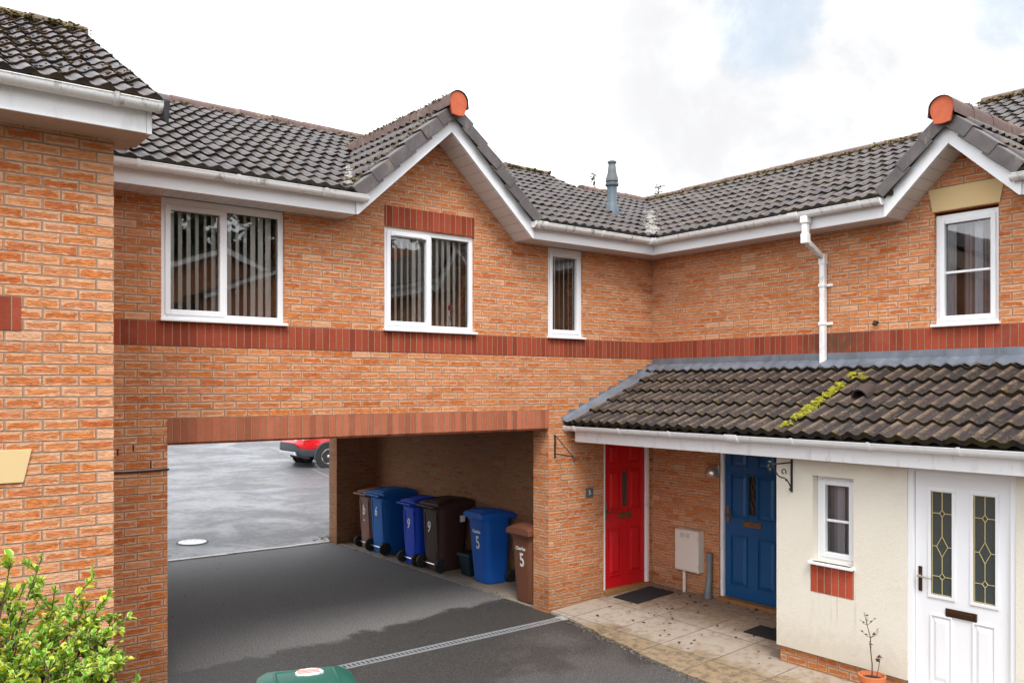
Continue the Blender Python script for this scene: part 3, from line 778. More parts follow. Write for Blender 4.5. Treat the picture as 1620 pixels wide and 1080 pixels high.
def make_door(parent, M, w, h, mat, kind, handle_left=True, fmat=None, hw=BRASS, label=None, rec=.05):
    fmat = fmat or WHITE; fw = .052
    s = frame_box(M); x0, x1 = -w/2+fw, w/2-fw; zt = h-fw; zb = .05
    glass = []
    if kind == 'glazed':
        glass = [(-.257, -.078, 1.03-.10, 1.93-.10), (.099, .274, 1.03-.10, 1.93-.10)]
    # slab as a grid with real openings for the lights
    gl = glass if kind == 'glazed' else [(-.055, .055, 1.12, 1.60)]
    P = lambda u, ww, z: M @ Vector((u, rec+ww, z))
    wall_grid(s, P, x0, x1, zb, zt, gl, .045)
    # raised-and-fielded panels
    def panel(a, b, c, d):
        m_ = .014
        for bx in ((a, b, c, c+m_), (a, b, d-m_, d), (a, a+m_, c+m_, d-m_), (b-m_, b, c+m_, d-m_)):
            s.b(bx[0], bx[1], rec-.015, rec-.0005, bx[2], bx[3])
        e = .024; a, b, c, d = a+e, b-e, c+e, d-e; k = .030
        lo = [(a, rec-.0004, c), (b, rec-.0004, c), (b, rec-.0004, d), (a, rec-.0004, d)]
        hi = [(a+k, rec-.015, c+k*1.3), (b-k, rec-.015, c+k*1.3), (b-k, rec-.015, d-k*1.3), (a+k, rec-.015, d-k*1.3)]
        s.hexa([M @ Vector(p) for p in lo], [M @ Vector(p) for p in hi])
    if kind == 'glazed':
        for a, b, c, d in ((-.262, -.073, .16, .76), (.094, .279, .16, .76)): panel(a, b, c, d)
        for a, b, c, d in gl:      # raised glazing beads
            for bx in ((a-.028, b+.028, c-.028, c), (a-.028, b+.028, d, d+.028), (a-.028, a, c, d), (b, b+.028, c, d)):
                s.b(bx[0], bx[1], rec-.012, rec+.02, bx[2], bx[3])
    else:
        cw = (x1-x0)/2
        for sgn in (-1, 1):
            a, b = (x0+.085, -.075) if sgn < 0 else (.075, x1-.085)
            panel(a, b, .20, .84); panel(a, b, 1.06, 1.62); panel(a, b, 1.70, zt-.08)
            panel(a+.075, b-.075, .26, .78)if False else None
        for sgn in (-1, 1):        # centre stile moulding beside the light
            s.b(sgn*.062-.008, sgn*.062+.008, rec-.012, rec-.0005, 1.10, 1.62)
        s.b(-.07, .07, rec-.012, rec-.0005, 1.60, 1.62); s.b(-.07, .07, rec-.012, rec-.0005, 1.10, 1.12)
    d = s.build('door', mat, parent, bevel=.003, recalc=True)
    if label: d['label'] = label
    f = frame_box(M)
    f.b(-w/2, x0-.004, rec-.035, rec+.06, .0, h); f.b(x1+.004, w/2, rec-.035, rec+.06, .0, h); f.b(x0-.004, x1+.004, rec-.035, rec+.06, zt+.004, h)
    f.build('door_frame', fmat, d, bevel=.005)
    t = frame_box(M); t.b(-w/2, w/2, -.07, rec+.05, -.02, .044); t.build('threshold', WOODS if kind != 'glazed' else WHITE_D, d, bevel=.008)
    for a, b, c, e in gl:
        q = frame_box(M); q.b(a-.003, b+.003, rec+.012, rec+.022, c-.003, e+.003)
        pane = q.build('glass_panel', GLASSD if kind != 'leaded' else GLASSB, d)
        if kind in ('glazed', 'leaded'):
            k = MB(); xm = (a+b)/2; r_ = .0032 if kind == 'glazed' else .005; yy = rec+.009
            segs = []; zz = e
            cents = [(.79, .10, .16), (.47, .30, .30), (.18, .10, .16)] if kind == 'glazed' else [(.72, .30, .6), (.28, .30, .6)]
            Hh = e-c; W = b-a
            last = e
            for fz, hh, ww in cents:
                zc_ = c+Hh*fz; hz = hh*Hh/3 if kind == 'glazed' else hh*Hh/2; hx = ww*W/2 if kind != 'glazed' else (W*.13 if hh < .2 else W*.27)
                segs += [((xm, last), (xm, zc_+hz)), ((xm, zc_+hz), (xm+hx, zc_)), ((xm+hx, zc_), (xm, zc_-hz)), ((xm, zc_-hz), (xm-hx, zc_)), ((xm-hx, zc_), (xm, zc_+hz))]
                if kind == 'glazed': segs += [((a, zc_), (xm-hx, zc_)), ((xm+hx, zc_), (b, zc_))]
                last = zc_-hz
            segs.append(((xm, last), (xm, c)))
            if kind == 'glazed': segs += [((a+.004, c), (a+.004, e)), ((b-.004, c), (b-.004, e)), ((a, c+.004), (b, c+.004)), ((a, e-.004), (b, e-.004))]
            for p, q2 in segs: k.tube([M @ Vector((p[0], yy, p[1])), M @ Vector((q2[0], yy, q2[1]))], r_, 6)
            k.build('leading', GOLD if kind == 'glazed' else BRONZE, pane)
    lz = 1.00 if kind != 'glazed' else .80
    q = frame_box(M); q.b(-.13, .13, rec-.016, rec-.0005, lz-.035, lz+.035); lb = q.build('letterbox', hw, d, bevel=.005)
    q = frame_box(M); q.b(-.105, .105, rec-.024, rec-.0155, lz-.018, lz+.018); q.build('flap', hw, lb, bevel=.004)
    hx = (x0+.045) if handle_left else (x1-.045)
    q = frame_box(M); q.b(hx-.017, hx+.017, rec-.012, rec-.0005, .98 if kind != 'glazed' else .94, 1.20 if kind != 'glazed' else 1.16)
    hd = q.build('handle', hw, d, bevel=.005)
    q = MB(); zz = 1.08
    q.tube([M @ Vector(p) for p in ((hx, rec-.012, zz), (hx, rec-.055, zz), (hx+(.03 if handle_left else -.03), rec-.06, zz), (hx+(.12 if handle_left else -.12), rec-.058, zz-.004))], [.009, .009, .010, .008], 8)
    q.build('lever', STEEL if kind == 'glazed' else hw, hd, smooth=True)
    return d
def bargeboard(parent, M, half, zfoot, slope, z_apex_low, vwid, footh, th=.03, y=-.35, name='bargeboard', mat=None):
    """local frame of the gable wall: x right, y into wall"""
    out = vwid
    L = [(-half, zfoot), (0, z_apex_low), (0, z_apex_low+vwid), (-half-.02, zfoot+footh), (-half-.02, zfoot)]
    for sgn in (1, -1):
        poly = [(x*sgn, z) for x, z in L]
        mb = MB(); mb.prism(poly, lambda x, z: M @ Vector((x, y, z)), lambda x, z: M @ Vector((x, y+th, z)))
        mb.build(name, mat or WHITE, parent, bevel=.002)
def raked_soffit(parent, M, half, zfoot, slope, zlow, y0, y1, boxh=.0):
    mb = MB(); t = .012
    for sgn in (1, -1):
        p = [(0, zlow-.004), (-half*sgn, zfoot-.004)]
        a, b = p
        mb.hexa([M @ Vector((a[0], y0, a[1])), M @ Vector((b[0], y0, b[1])), M @ Vector((b[0], y1, b[1])), M @ Vector((a[0], y1, a[1]))],
                [M @ Vector((a[0], y0, a[1]+t)), M @ Vector((b[0], y0, b[1]+t)), M @ Vector((b[0], y1, b[1]+t)), M @ Vector((a[0], y1, a[1]+t))])
    mb.build('raked_soffit', SOFZ, parent)
def verge_tiles(parent, M, half, zfoot, zapex, n, y0, mat, inw=.20, skirt=.135, seed=4):
    """cloaked verge tiles stepping up both rakes; y0 is the outer face in the gable frame"""
    rr = random.Random(seed)
    for sgn in (-1, 1):
        a = Vector((sgn*half, 0, zfoot)); b = Vector((0, 0, zapex)); d = (b-a).normalized(); L = (b-a).length
        nn = Vector((-d.z*sgn*-1, 0, abs(d.x))) if False else Vector((d.z*sgn, 0, -d.x*sgn)).normalized()
        if nn.z < 0: nn = -nn
        g_ = L/n
        mb = MB()
        for k in range(n):
            t0 = k*g_ - .02; t1 = (k+1)*g_ + .05
            if k == n-1: t1 = L - .02
            h0 = .058 + rr.uniform(-.004, .004); h1 = .030
            sk = Vector((0, 0, -1))
            p0 = a + d*t0; p1 = a + d*t1
            def V(base, hh, y): q = base + nn*hh; return M @ Vector((q.x, y, q.z))
            yo = y0 + rr.uniform(-.006, .006); th = .022
            # top plate
            mb.hexa([V(p0, h0-th, yo), V(p1, h1-th, yo+.006), V(p1, h1-th, yo+inw), V(p0, h0-th, yo+inw)],
                    [V(p0, h0, yo), V(p1, h1, yo+.006), V(p1, h1, yo+inw), V(p0, h0, yo+inw)])
            # hanging skirt
            mb.hexa([V(p0, h0-skirt, yo-.004), V(p1, h1-skirt, yo+.004), V(p1, h1-skirt, yo+.018), V(p0, h0-skirt, yo+.014)],
                    [V(p0, h0-.004, yo-.004), V(p1, h1-.004, yo+.004), V(p1, h1-.004, yo+.018), V(p0, h0-.004, yo+.014)])
        mb.build('verge_tiles', mat, parent, bevel=.006)
def ridge_end(parent, M, zbase, r, y, mat):
    mb = MB(); c = zbase + r*.98
    poly = [(r*math.cos(t), c + r*math.sin(t)) for t in [PI*i/14 - .12 for i in range(15)]]
    poly = [(r*math.cos(t), c + r*math.sin(t)) for t in [.05 + (PI-.1)*i/16 for i in range(17)]] + [(-r*1.0, c-.03), (-r*.66, zbase-.035), (0, zbase-.045), (r*.66, zbase-.035), (r*1.0, c-.03)]
    mb.prism(poly, lambda x, z: M @ Vector((x, y, z)), lambda x, z: M @ Vector((x, y+.03, z)))
    mb.build('ridge_end', mat, parent, bevel=.004)
# ================================================================ houses
GRP = 'brick houses round the yard'
SOF = 4.595; EAV = 4.80; OV = .32
# ---------------------------------------------------------------- centre house over the archway
HA = thing('brick_house', 'centre brick house bridging the open archway, with one steep white-edged gable above three windows', 'house', (5.0, YA, 0), GRP)
PA_ = lambda u, w_, z: (u, YA+w_, z)
mb = MB()
w1 = (2.227, 3.413, 3.445, SOF); w2 = (4.549, 5.739, 3.445, 4.587); w3 = (6.871, 7.46, 3.445, SOF)
wall_grid(mb, PA_, 1.2, 8.763, -.15, SOF, [(2.283, 6.88, -.15, 2.32), (7.83, 8.71, .09, 2.20), w1, w2, w3], .30)
mb.prism([(4.03, SOF), (6.37, SOF), (5.2, 5.665)], lambda x, z: (x, YA, z), lambda x, z: (x, YA+.25, z))
mb.build('front_wall', BRICK, HA, recalc=False)
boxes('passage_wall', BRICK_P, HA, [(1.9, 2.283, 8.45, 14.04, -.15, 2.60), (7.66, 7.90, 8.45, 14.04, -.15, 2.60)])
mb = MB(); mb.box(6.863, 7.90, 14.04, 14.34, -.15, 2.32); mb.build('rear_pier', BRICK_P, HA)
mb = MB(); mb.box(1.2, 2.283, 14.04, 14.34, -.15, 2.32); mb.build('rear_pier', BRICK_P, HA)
boxes('rear_wall', BRICK, HA, [(1.2, 9.2, 14.04, 14.34, 2.32, SOF), (7.9, 9.2, 14.04, 14.34, -.15, 2.32)])
mb = MB(); mb.box(2.283, 7.66, 8.452, 14.038, 2.42, 2.60); mb.build('passage_ceiling', plain('passage_board', (.74,.72,.70), .9, .15, 3), HA)
boxes('partition', DARKROOM, HA, [(1.2, 1.5, 8.45, 14.04, 2.6, SOF), (7.62, 7.66, 8.45, 14.04, 2.6, SOF), (1.5, 7.62, 10.4, 10.44, 2.6, SOF), (1.5, 8.7, 8.45, 14.04, 4.60, 4.64)])
# brick soldier courses
mb = MB(); mb.box(1.2, 8.759, YA-.006, YA+.02, 3.22, 3.443); mb.build('brick_band', BAND, HA)
mb = MB(); mb.box(2.283, 6.88, YA-.006, YA+.02, 2.322, 2.546); mb.box(2.283, 6.88, YA+.02, YA+.302, 2.300, 2.3195); mb.build('arch_lintel', LINT, HA)
mb = MB(); mb.box(w2[0], w2[1], YA-.006, YA+.02, 4.590, 4.812); mb.build('window_lintel', BAND, HA)
# thin black cable strapped along the left pier
mb = MB(); mb.tube([(1.75, YA-.008, 2.075), (2.0, YA-.010, 2.072), (2.16, YA-.008, 2.076), (2.295, YA-.008, 2.08)], .009, 6)
for zz, xx in ((2.23, 1.85), (2.10, 2.13), (2.26, 1.98)): mb.box(xx, xx+.012, YA-.004, YA+.01, zz, zz+.06)
mb.build('cable', BLACKP, HA)
# windows
for (a, b, c, d), kind in ((w1, 'pair'), (w2, 'pair'), (w3, 'single')):
    make_window(HA, FA((a+b)/2, z=c), b-a, d-c, kind, top=.06 if d < SOF else .075)
blind(FA(2.82, z=3.47), 1.17, 1.10, 'beige vertical blind half open behind the wide window left of the white gable', ang=50, closed=lambda t: t > .22)
blind(FA(5.144, z=3.47), 1.17, 1.10, 'beige vertical blind behind the window under the white gable, with a red flower before it', ang=46, closed=lambda t: t > -.16 and t < -.04 or t > .1)
blind(FA(7.166, z=3.47), .57, 1.10, 'narrow beige vertical blind behind the slim window right of the white gable', ang=46)
# flower in a vase on the window board
V = thing('flower_vase', 'small glass vase with one crimson flower on the sill inside the gable window', 'vase', (5.47, YA+.135, 3.53), None)
mb = MB(); mb.lathe([(.02, 3.50), (.032, 3.52), (.035, 3.57), (.018, 3.63), (.024, 3.66)], 14, Matrix.Translation((5.47, YA+.135, 0))); mb.build('vase', plain('vase_glass', (.6,.62,.6), .15, .1), V, smooth=True)
mb = MB(); mb.tube([(5.47, YA+.135, 3.60), (5.474, YA+.133, 3.68), (5.478, YA+.13, 3.745)], .004, 6); mb.build('stem', plain('stem_green', (.06,.13,.03), .7, .2), V)
mb = MB(); rq = random.Random(3)
for i in range(16):
    t = rq.uniform(0, 2*PI); mb.ico((5.478+.026*math.cos(t), YA+.13+.02*math.sin(t), 3.755+rq.uniform(-.02, .02)), .02, (1, 1, .5), 1, .3, i)
mb.build('bloom', plain('crimson_petal', (.55,.01,.05), .6, .3, 60), V)

# red door in the right bay
make_door(HA, FA(8.27, z=.10), .88, 2.10, RED, 'slot', True, WHITE_D, BRASS, 'red panelled front door with a narrow glass slot')

# eaves: fascia, soffit, gutters
YF = YA-OV
mb = MB(); mb.box(1.25, 4.036, YF, YF+.02, SOF, SOF+.165); mb.build('fascia', WHITE, HA, bevel=.002)
mb = MB(); mb.box(6.364, XB-OV+.02, YF, YF+.02, SOF, SOF+.165); mb.build('fascia', WHITE, HA, bevel=.002)
boxes('soffit', SOFX, HA, [(1.25, 4.036, YF+.021, YA-.001, SOF-.001, SOF+.012), (6.364, 8.762, YF+.021, YA-.001, SOF-.001, SOF+.012)])
gutter((1.3, YF-.070, 4.775), (4.12, YF-.070, 4.775), (0, 1, 0), HA, WHITE_G, .87, .62, (False, True))
gutter((6.33, YF-.070, 4.775), (XB-OV-.05, YF-.070, 4.775), (0, 1, 0), HA, WHITE_G, .95, .13, (True, False), joints=(.10, 2.0))
# roof
pit = math.atan(.479); cA, sA = math.cos(pit), math.sin(pit)
zA = lambda y: EAV + .479*(y-7.78)
zB = lambda x: EAV + .479*(x-8.39)
GA_X, GA_SL, GA_Z = 5.2, .914, 5.93
zG = lambda x: GA_Z - GA_SL*abs(x-GA_X)
GB_Y, GB_SL, GB_Z = 3.95, .98, 5.52
zGB = lambda y: GB_Z - GB_SL*abs(y-GB_Y)
def keepA(p):
    if p.x > 9.38 and p.y > 10.46: return False
    if zB(p.x) - zA(p.y) > .10 and p.x > 8.5: return False
    if abs(p.x-GA_X) < 1.32 and zG(p.x)-zA(p.y) > .06: return False
    return True
mb = MB(); TA = (11.23-7.78)/cA
tile_roof(mb, (1.35, 7.78, EAV), (1, 0, 0), (0, cA, sA), 12.3, TA, .297, .30, keepA, .028, .020, seed=3)
slab(mb, (1.35, 8.2, zA(8.2)), (1, 0, 0), (0, cA, sA), 7.9, TA-.42/cA, off=-.03)
slab(mb, (1.35, 7.80, zA(7.80)), (1, 0, 0), (0, cA, sA), 2.6, .5, off=-.03)
slab(mb, (6.5, 7.80, zA(7.80)), (1, 0, 0), (0, cA, sA), 2.2, .5, off=-.03)
slab(mb, (9.3, 8.2, zA(8.2)), (1, 0, 0), (0, cA, sA), 2.0, (10.42-8.2)/cA, off=-.03)
slab(mb, (9.38, 14.75, 4.80), (-1, 0, 0), (0, -cA, sA), 8.0, (14.75-11.2)/cA, off=-.01)
mb.hexa([(9.30, 10.3, 4.6), (9.36, 10.3, 4.6), (9.36, 13.9, 4.6), (9.30, 13.9, 4.6)], [(9.30, 11.2, 6.38), (9.36, 11.2, 6.38), (9.36, 11.26, 6.38), (9.30, 11.26, 6.38)])
roofA = mb.build('roof', TILE_A, HA, attr=True, recalc=False)
mb = MB(); ridge_tiles(mb, (1.4, 11.23, zA(11.23)+.03), (9.42, 11.23, zA(11.23)+.03)); mb.build('ridge', RIDGE, roofA, smooth=True)
mb = MB(); moss_line(mb, (8.5, 11.19, zA(11.2)+.045), (9.42, 11.19, zA(11.2)+.045), 420, .012, .032, (.03, .05, .012), 5)
moss_line(mb, (1.4, 11.14, zA(11.14)+.045), (8.5, 11.14, zA(11.14)+.045), 420, .008, .018, (.05, .045, .012), 6)
moss_line(mb, (2.0, 9.5, zA(9.5)+.035), (8.0, 9.5, zA(9.5)+.035), 0, .01, .02, (.5, .8, 0), 7)
mb.build('moss', MOSS_G, roofA)
# gable over the middle window
MG = FA(GA_X)
mb = MB(); ca, sa = math.cos(math.atan(GA_SL)), math.sin(math.atan(GA_SL)); hw_ = 1.20; zf = zG(GA_X+hw_); TG = hw_/ca
kg = lambda p: zG(p.x) > zA(p.y) - .14
tile_roof(mb, (GA_X-hw_, 10.5, zf), (0, -1, 0), (ca, 0, sa), 2.62, TG, .30, .30, kg, seed=8)
tile_roof(mb, (GA_X+hw_, 7.88, zf), (0, 1, 0), (-ca, 0, sa), 2.62, TG, .30, .30, kg, seed=9)
slab(mb, (GA_X-hw_, 10.4, zf), (0, -1, 0), (ca, 0, sa), 2.55, TG, off=-.03)
slab(mb, (GA_X+hw_, 7.85, zf), (0, 1, 0), (-ca, 0, sa), 2.55, TG, off=-.03)
gr = mb.build('gable_roof', TILE_A, HA, attr=True, recalc=False)
mb = MB(); ridge_tiles(mb, (GA_X, 7.668, GA_Z+.060), (GA_X, 10.25, GA_Z+.060), .116, skirt=.07, open_end=True); mb.build('gable_ridge', RIDGE, gr, smooth=True)
mb = MB(); moss_line(mb, (GA_X-.085, 7.75, GA_Z+.07), (GA_X-.085, 10.2, GA_Z+.07), 520, .006, .015, (.022, .03, .012), 9, dens=lambda t: 1-.5*t)
moss_line(mb, (GA_X-1.1, 7.95, zG(GA_X-1.1)+.05), (GA_X-.1, 7.95, zG(GA_X-.1)+.05), 220, .006, .016, (.01, .03, .010), 10)
moss_line(mb, (GA_X-1.12, 7.9, zG(GA_X-1.12)+.06), (GA_X-1.10, 8.35, zG(GA_X-1.10)+.06), 40, .012, .034, (.03, .03, .012), 12)
mb.build('moss', MOSS_G, gr)
bargeboard(HA, MG, 1.143, SOF, GA_SL, 5.64, .188, .175, y=-.345)
raked_soffit(HA, MG, 1.143, SOF, GA_SL, 5.64, -.316, -.001)
verge_tiles(gr, MG, 1.19, zG(GA_X-1.19)-.02, GA_Z-.02, 6, -.415, VERGE)
ridge_end(gr, MG, GA_Z-.10, .112, -.475, ORANGE)
# mortar in the open valleys, lumpy and pale
mb = MB(); rq = random.Random(21)
for i in range(130):
    t = rq.random()**1.2; x = 8.42 + 1.5*t; y = 7.81 + 1.5*t
    k = rq.gauss(0, .028); mb.ico((x+k, y-k, max(zA(y-k), zB(x+k))+.052), rq.uniform(.018, .05), (1, 1, .45), 1, .3, i)
for i in range(55):
    t = rq.random(); y = 7.85 + t*.9; zz = zA(y); x = GA_X - (GA_Z-zz)/GA_SL - .03
    mb.ico((x+rq.gauss(0, .02), y, zz+.065), rq.uniform(.015, .04), (1, 1, .5), 1, .3, i+300)
mb.build('valley_mortar', MORTAR, HA)
# flue
M_ = Matrix.Translation((8.73, 8.91, zA(8.91)))
mb = MB(); mb.lathe([(.125, -.10), (.115, .02), (.085, .13), (.078, .15), (.072, .16), (.072, .42)], 24, M_); fl = mb.build('flue', FLUE, HA, smooth=True)
mb = MB(); mb.lathe([(.092, .415), (.098, .43), (.096, .45), (.080, .455), (.080, .475), (.094, .48), (.092, .52), (.066, .60), (.066, .605), (.054, .71), (.050, .715), (.052, .74), (.064, .752), (.064, .770), (.03, .785)], 24, M_)
mb.build('terminal', FLUE_T, fl, smooth=True)
mb = MB(); mb.box(8.55, 8.98, 8.68, 8.72, zA(8.70)+.035, zA(8.70)+.05); mb.build('flashing', LEAD, fl)

# ---------------------------------------------------------------- right house with the lean-to porch
HB = thing('brick_house', 'right-hand brick house with a small white gable, a white downpipe and a tiled lean-to porch', 'house', (XB, 4.0, 0), GRP)
PB_ = lambda u, w_, z: (XB+w_, u, z)
w4 = (3.63, 4.251, 3.447, 4.62)
mb = MB()
wall_grid(mb, PB_, -3.0, YA, -.1, SOF, [(6.05, 6.99, .12, 2.20), (w4[0], w4[1], w4[2], SOF)], .30)
tri = [(GB_Y-.64, SOF), (w4[0], SOF), (w4[0], w4[3]), (w4[1], w4[3]), (w4[1], SOF), (GB_Y+.64, SOF), (GB_Y, 5.22)]
mb.prism(tri, lambda y, z: (XB, y, z), lambda y, z: (XB+.25, y, z))
mb.build('front_wall', BRICK, HB, recalc=False)
boxes('rear_wall', BRICK, HB, [(9.2, 13.6, 14.04, 14.34, -.15, SOF), (13.3, 13.6, -3, 14.04, -.15, SOF), (9.063, 13.3, -3.0, -2.7, -.15, 6.4)])
boxes('partition', DARKROOM, HB, [(9.07, 13.3, -2.7, 14.0, 2.5, 2.6), (9.07, 13.3, -2.7, 14.0, 4.64, 4.68), (10.6, 10.64, -2.7, 14.0, 2.6, 4.64)])
mb = MB(); mb.box(XB-.006, XB+.02, -3.0, YA-.008, 3.22, 3.443); mb.build('brick_band', BAND, HB)
M4 = FB((w4[0]+w4[1])/2, z=w4[2])
make_window(HB, M4, w4[1]-w4[0], w4[3]-w4[2]-.03, 'barred', rec=.04, top=.06)
mb = MB(); yc = (w4[0]+w4[1])/2
mb.prism([(yc-.325, 4.625), (yc+.325, 4.625), (yc+.37, 4.86), (yc-.37, 4.86)], lambda y, z: (XB-.012, y, z), lambda y, z: (XB+.1, y, z)); mb.build('stone_lintel', STONE, HB, bevel=.004)
curtain(M4, -.27, -.14, .12, .05, 1.12, CURT, 'pale curtain drawn to the left side of the upper window in the right house', 2)
curtain(M4, -.10, .20, .20, .05, 1.12, CURTB, 'dark patterned curtain hanging in the middle of the upper window in the right house', 4, .02)
curtain(M4, .02, .10, .16, .05, 1.12, CURT, 'thin pale curtain edge hanging before the dark patterned curtain', 2, .012)
curtain(M4, .18, .28, .13, .05, 1.12, CURT, 'pale curtain drawn to the right side of the upper window in the right house', 2)
make_door(HB, FB(6.52, z=.125), .94, 2.07, BLUE, 'leaded', True, WHITE_D, BRASS, 'dark blue panelled front door with a leaded glass slot')
# eaves
XF = XB-OV
mb = MB(); mb.box(XF, XF+.02, GB_Y+.645, YF-.002, SOF, SOF+.165); mb.build('fascia', WHITE, HB, bevel=.002)
mb = MB(); mb.box(XF, XF+.02, -3.0, GB_Y-.645, SOF, SOF+.165); mb.build('fascia', WHITE, HB, bevel=.002)
boxes('soffit', SOFY, HB, [(XF+.021, XB-.001, GB_Y+.645, YF-.004, SOF-.001, SOF+.012), (XF+.021, XB-.001, -3, GB_Y-.645, SOF-.001, SOF+.012)])
gB = gutter((XF-.070, YF-.05, 4.775), (XF-.070, GB_Y+.66, 4.775), (1, 0, 0), HB, WHITE_G, .95, .10, (False, True), joints=(2.16,))
gutter((XF-.070, GB_Y-.60, 4.775), (XF-.070, -3.0, 4.775), (1, 0, 0), HB, WHITE_G, .95, .3, (True, False))
mb = MB(); mb.box(XF-.125, XF-.012, YF-.125, YF-.012, 4.715, 4.785); mb.build('gutter_corner', WHITE_G, HB, bevel=.02, seg=3)
mb = MB(); pb = math.atan(.479); TB = (11.08-8.39)/cA; TB2 = (12.53-8.39)/cA
def keepB(p):
    if zA(p.y) - zB(p.x) > .10 and p.y > 7.9: return False
    if abs(p.y-GB_Y) < .75 and zGB(p.y)-zB(p.x) > .06: return False
    if p.y > 5.32 and p.x > 11.1: return False
    return True
tile_roof(mb, (8.39, 10.8, EAV), (0, -1, 0), (cA, 0, sA), 13.8, TB2, .297, .30, keepB, .028, .020, seed=14)
slab(mb, (8.8, 10.4, zB(8.8)), (0, -1, 0), (cA, 0, sA), 13.4, TB-.41/cA, off=-.03)
slab(mb, (8.41, 7.6, zB(8.41)), (0, -1, 0), (cA, 0, sA), 2.95, .5, off=-.03)
slab(mb, (8.41, 3.2, zB(8.41)), (0, -1, 0), (cA, 0, sA), 6.2, .5, off=-.03)
slab(mb, (11.0, 5.3, zB(11.0)), (0, -1, 0), (cA, 0, sA), 8.3, (12.5-11.0)/cA, off=-.03)
slab(mb, (13.78, -3, 4.78), (0, 1, 0), (-cA, 0, sA), 17.6, (13.78-11.05)/cA, off=-.01)
slab(mb, (16.7, -3, 4.78), (0, 1, 0), (-cA, 0, sA), 8.3, (16.7-12.5)/cA, off=-.01)
slab(mb, (13.7, 13.15, 4.78), (-1, 0, 0), (0, -cA, sA), 4.4, (13.15-10.42)/cA, off=-.01)
roofB = mb.build('roof', TILE_B, HB, attr=True, recalc=False)
for a_, b_, sd in (((11.08, 10.46, zB(11.08)+.03), (11.08, 5.2, zB(11.08)+.03), 2), ((9.5, 10.44, zA(10.44)+.03), (11.05, 10.44, zA(10.44)+.03), 5), ((12.53, 5.38, zB(12.53)+.03), (12.53, -3, zB(12.53)+.03), 6)):
    mb = MB(); ridge_tiles(mb, a_, b_, seed=sd); mb.build('ridge', RIDGE, roofB, smooth=True)
mb = MB(); moss_line(mb, (10.98, 10.4, zB(10.98)+.05), (10.98, 5.2, zB(10.98)+.05), 1100, .008, .024, (.045, .05, .014), 15)
moss_line(mb, (12.43, 5.35, zB(12.43)+.05), (12.43, 2.0, zB(12.43)+.05), 700, .008, .026, (.05, .05, .014), 16)
moss_line(mb, (9.6, 10.36, zA(10.36)+.045), (11.0, 10.36, zA(10.36)+.045), 120, .008, .018, (.05, .04, .012), 17)
mb.build('moss', MOSS_G, roofB)
# small gable
MGB = FB(GB_Y)
mb = MB(); cb, sb = math.cos(math.atan(GB_SL)), math.sin(math.atan(GB_SL)); hb = .66; zfb = zGB(GB_Y+hb); TGB = hb/cb
kgb = lambda p: zGB(p.y) > zB(p.x) - .14
tile_roof(mb, (10.3, GB_Y+hb, zfb), (-1, 0, 0), (0, -cb, sb), 1.8, TGB, .31, .30, kgb, seed=18)
tile_roof(mb, (8.50, GB_Y-hb, zfb), (1, 0, 0), (0, cb, sb), 1.8, TGB, .31, .30, kgb, seed=19)
slab(mb, (10.2, GB_Y+hb, zfb), (-1, 0, 0), (0, -cb, sb), 1.7, TGB, off=-.03)
slab(mb, (8.47, GB_Y-hb, zfb), (1, 0, 0), (0, cb, sb), 1.7, TGB, off=-.03)
grb = mb.build('gable_roof', TILE_B, HB, attr=True, recalc=False)
mb = MB(); ridge_tiles(mb, (8.276, GB_Y, GB_Z+.060), (10.0, GB_Y, GB_Z+.060), .118, seed=9, skirt=.07, open_end=True); mb.build('gable_ridge', RIDGE, grb, smooth=True)
mb = MB(); moss_line(mb, (8.4, GB_Y, GB_Z+.125), (9.6, GB_Y, GB_Z+.125), 70, .006, .014, (.03, .04, .010), 22); mb.build('moss', MOSS_G, grb)
bargeboard(HB, MGB, .635, SOF, GB_SL, 5.21, .205, .175, y=-.345)
raked_soffit(HB, MGB, .635, SOF, GB_SL, 5.21, -.316, -.001)
verge_tiles(grb, MGB, .665, zGB(GB_Y+.665)-.02, GB_Z-.02, 3, -.415, VERGE, seed=7)
ridge_end(grb, MGB, GB_Z-.10, .114, -.475, ORANGE)
# downpipe from the gutter with a swan-neck onto the wall
yd = 5.49; xo = XF-.070; xw = XB-.045; mb = MB()
def sq_pipe(mb, pts, hw=.033):
    pts = [Vector(p) for p in pts]
    for p, q in zip(pts[:-1], pts[1:]):
        d = (q-p).normalized(); y = Vector((0, 1, 0)); x = d.cross(y).normalized()
        mb.sweep([(-hw, -hw), (hw, -hw), (hw, hw), (-hw, hw)], p, q, x, y)
sq_pipe(mb, [(xo, yd, 4.72), (xo, yd, 4.44)]); sq_pipe(mb, [(xo-.01, yd, 4.47), (xw+.01, yd, 4.30)], .030); sq_pipe(mb, [(xw, yd, 4.31), (xw, yd, 3.01)])
dp = mb.build('downpipe', WHITE_G, HB, bevel=.012)
for a_, b_, h_ in (((xo, yd, 4.545), (xo, yd, 4.43), .041), ((xo, yd, 4.74), (xo, yd, 4.655), .046), ((xw, yd, 4.345), (xw, yd, 4.225), .039)):
    mb = MB(); sq_pipe(mb, [a_, b_], h_); mb.build('pipe_socket', WHITE_G, dp, bevel=.01)
for zz in (3.99, 3.555):
    mb = MB(); sq_pipe(mb, [(xw, yd, zz+.018), (xw, yd, zz-.018)], .040); mb.box(XB-.016, XB-.002, yd-.10, yd+.06, zz-.016, zz+.016); mb.build('pipe_bracket', WHITE_D, dp, bevel=.005)
mb = MB(); mb.tube([(XB+.03, 4.87, 3.535), (XB-.045, 4.87, 3.535), (XB-.06, 4.87, 3.51)], .02, 10); mb.build('overflow_pipe', BLACKP, HB, smooth=True)

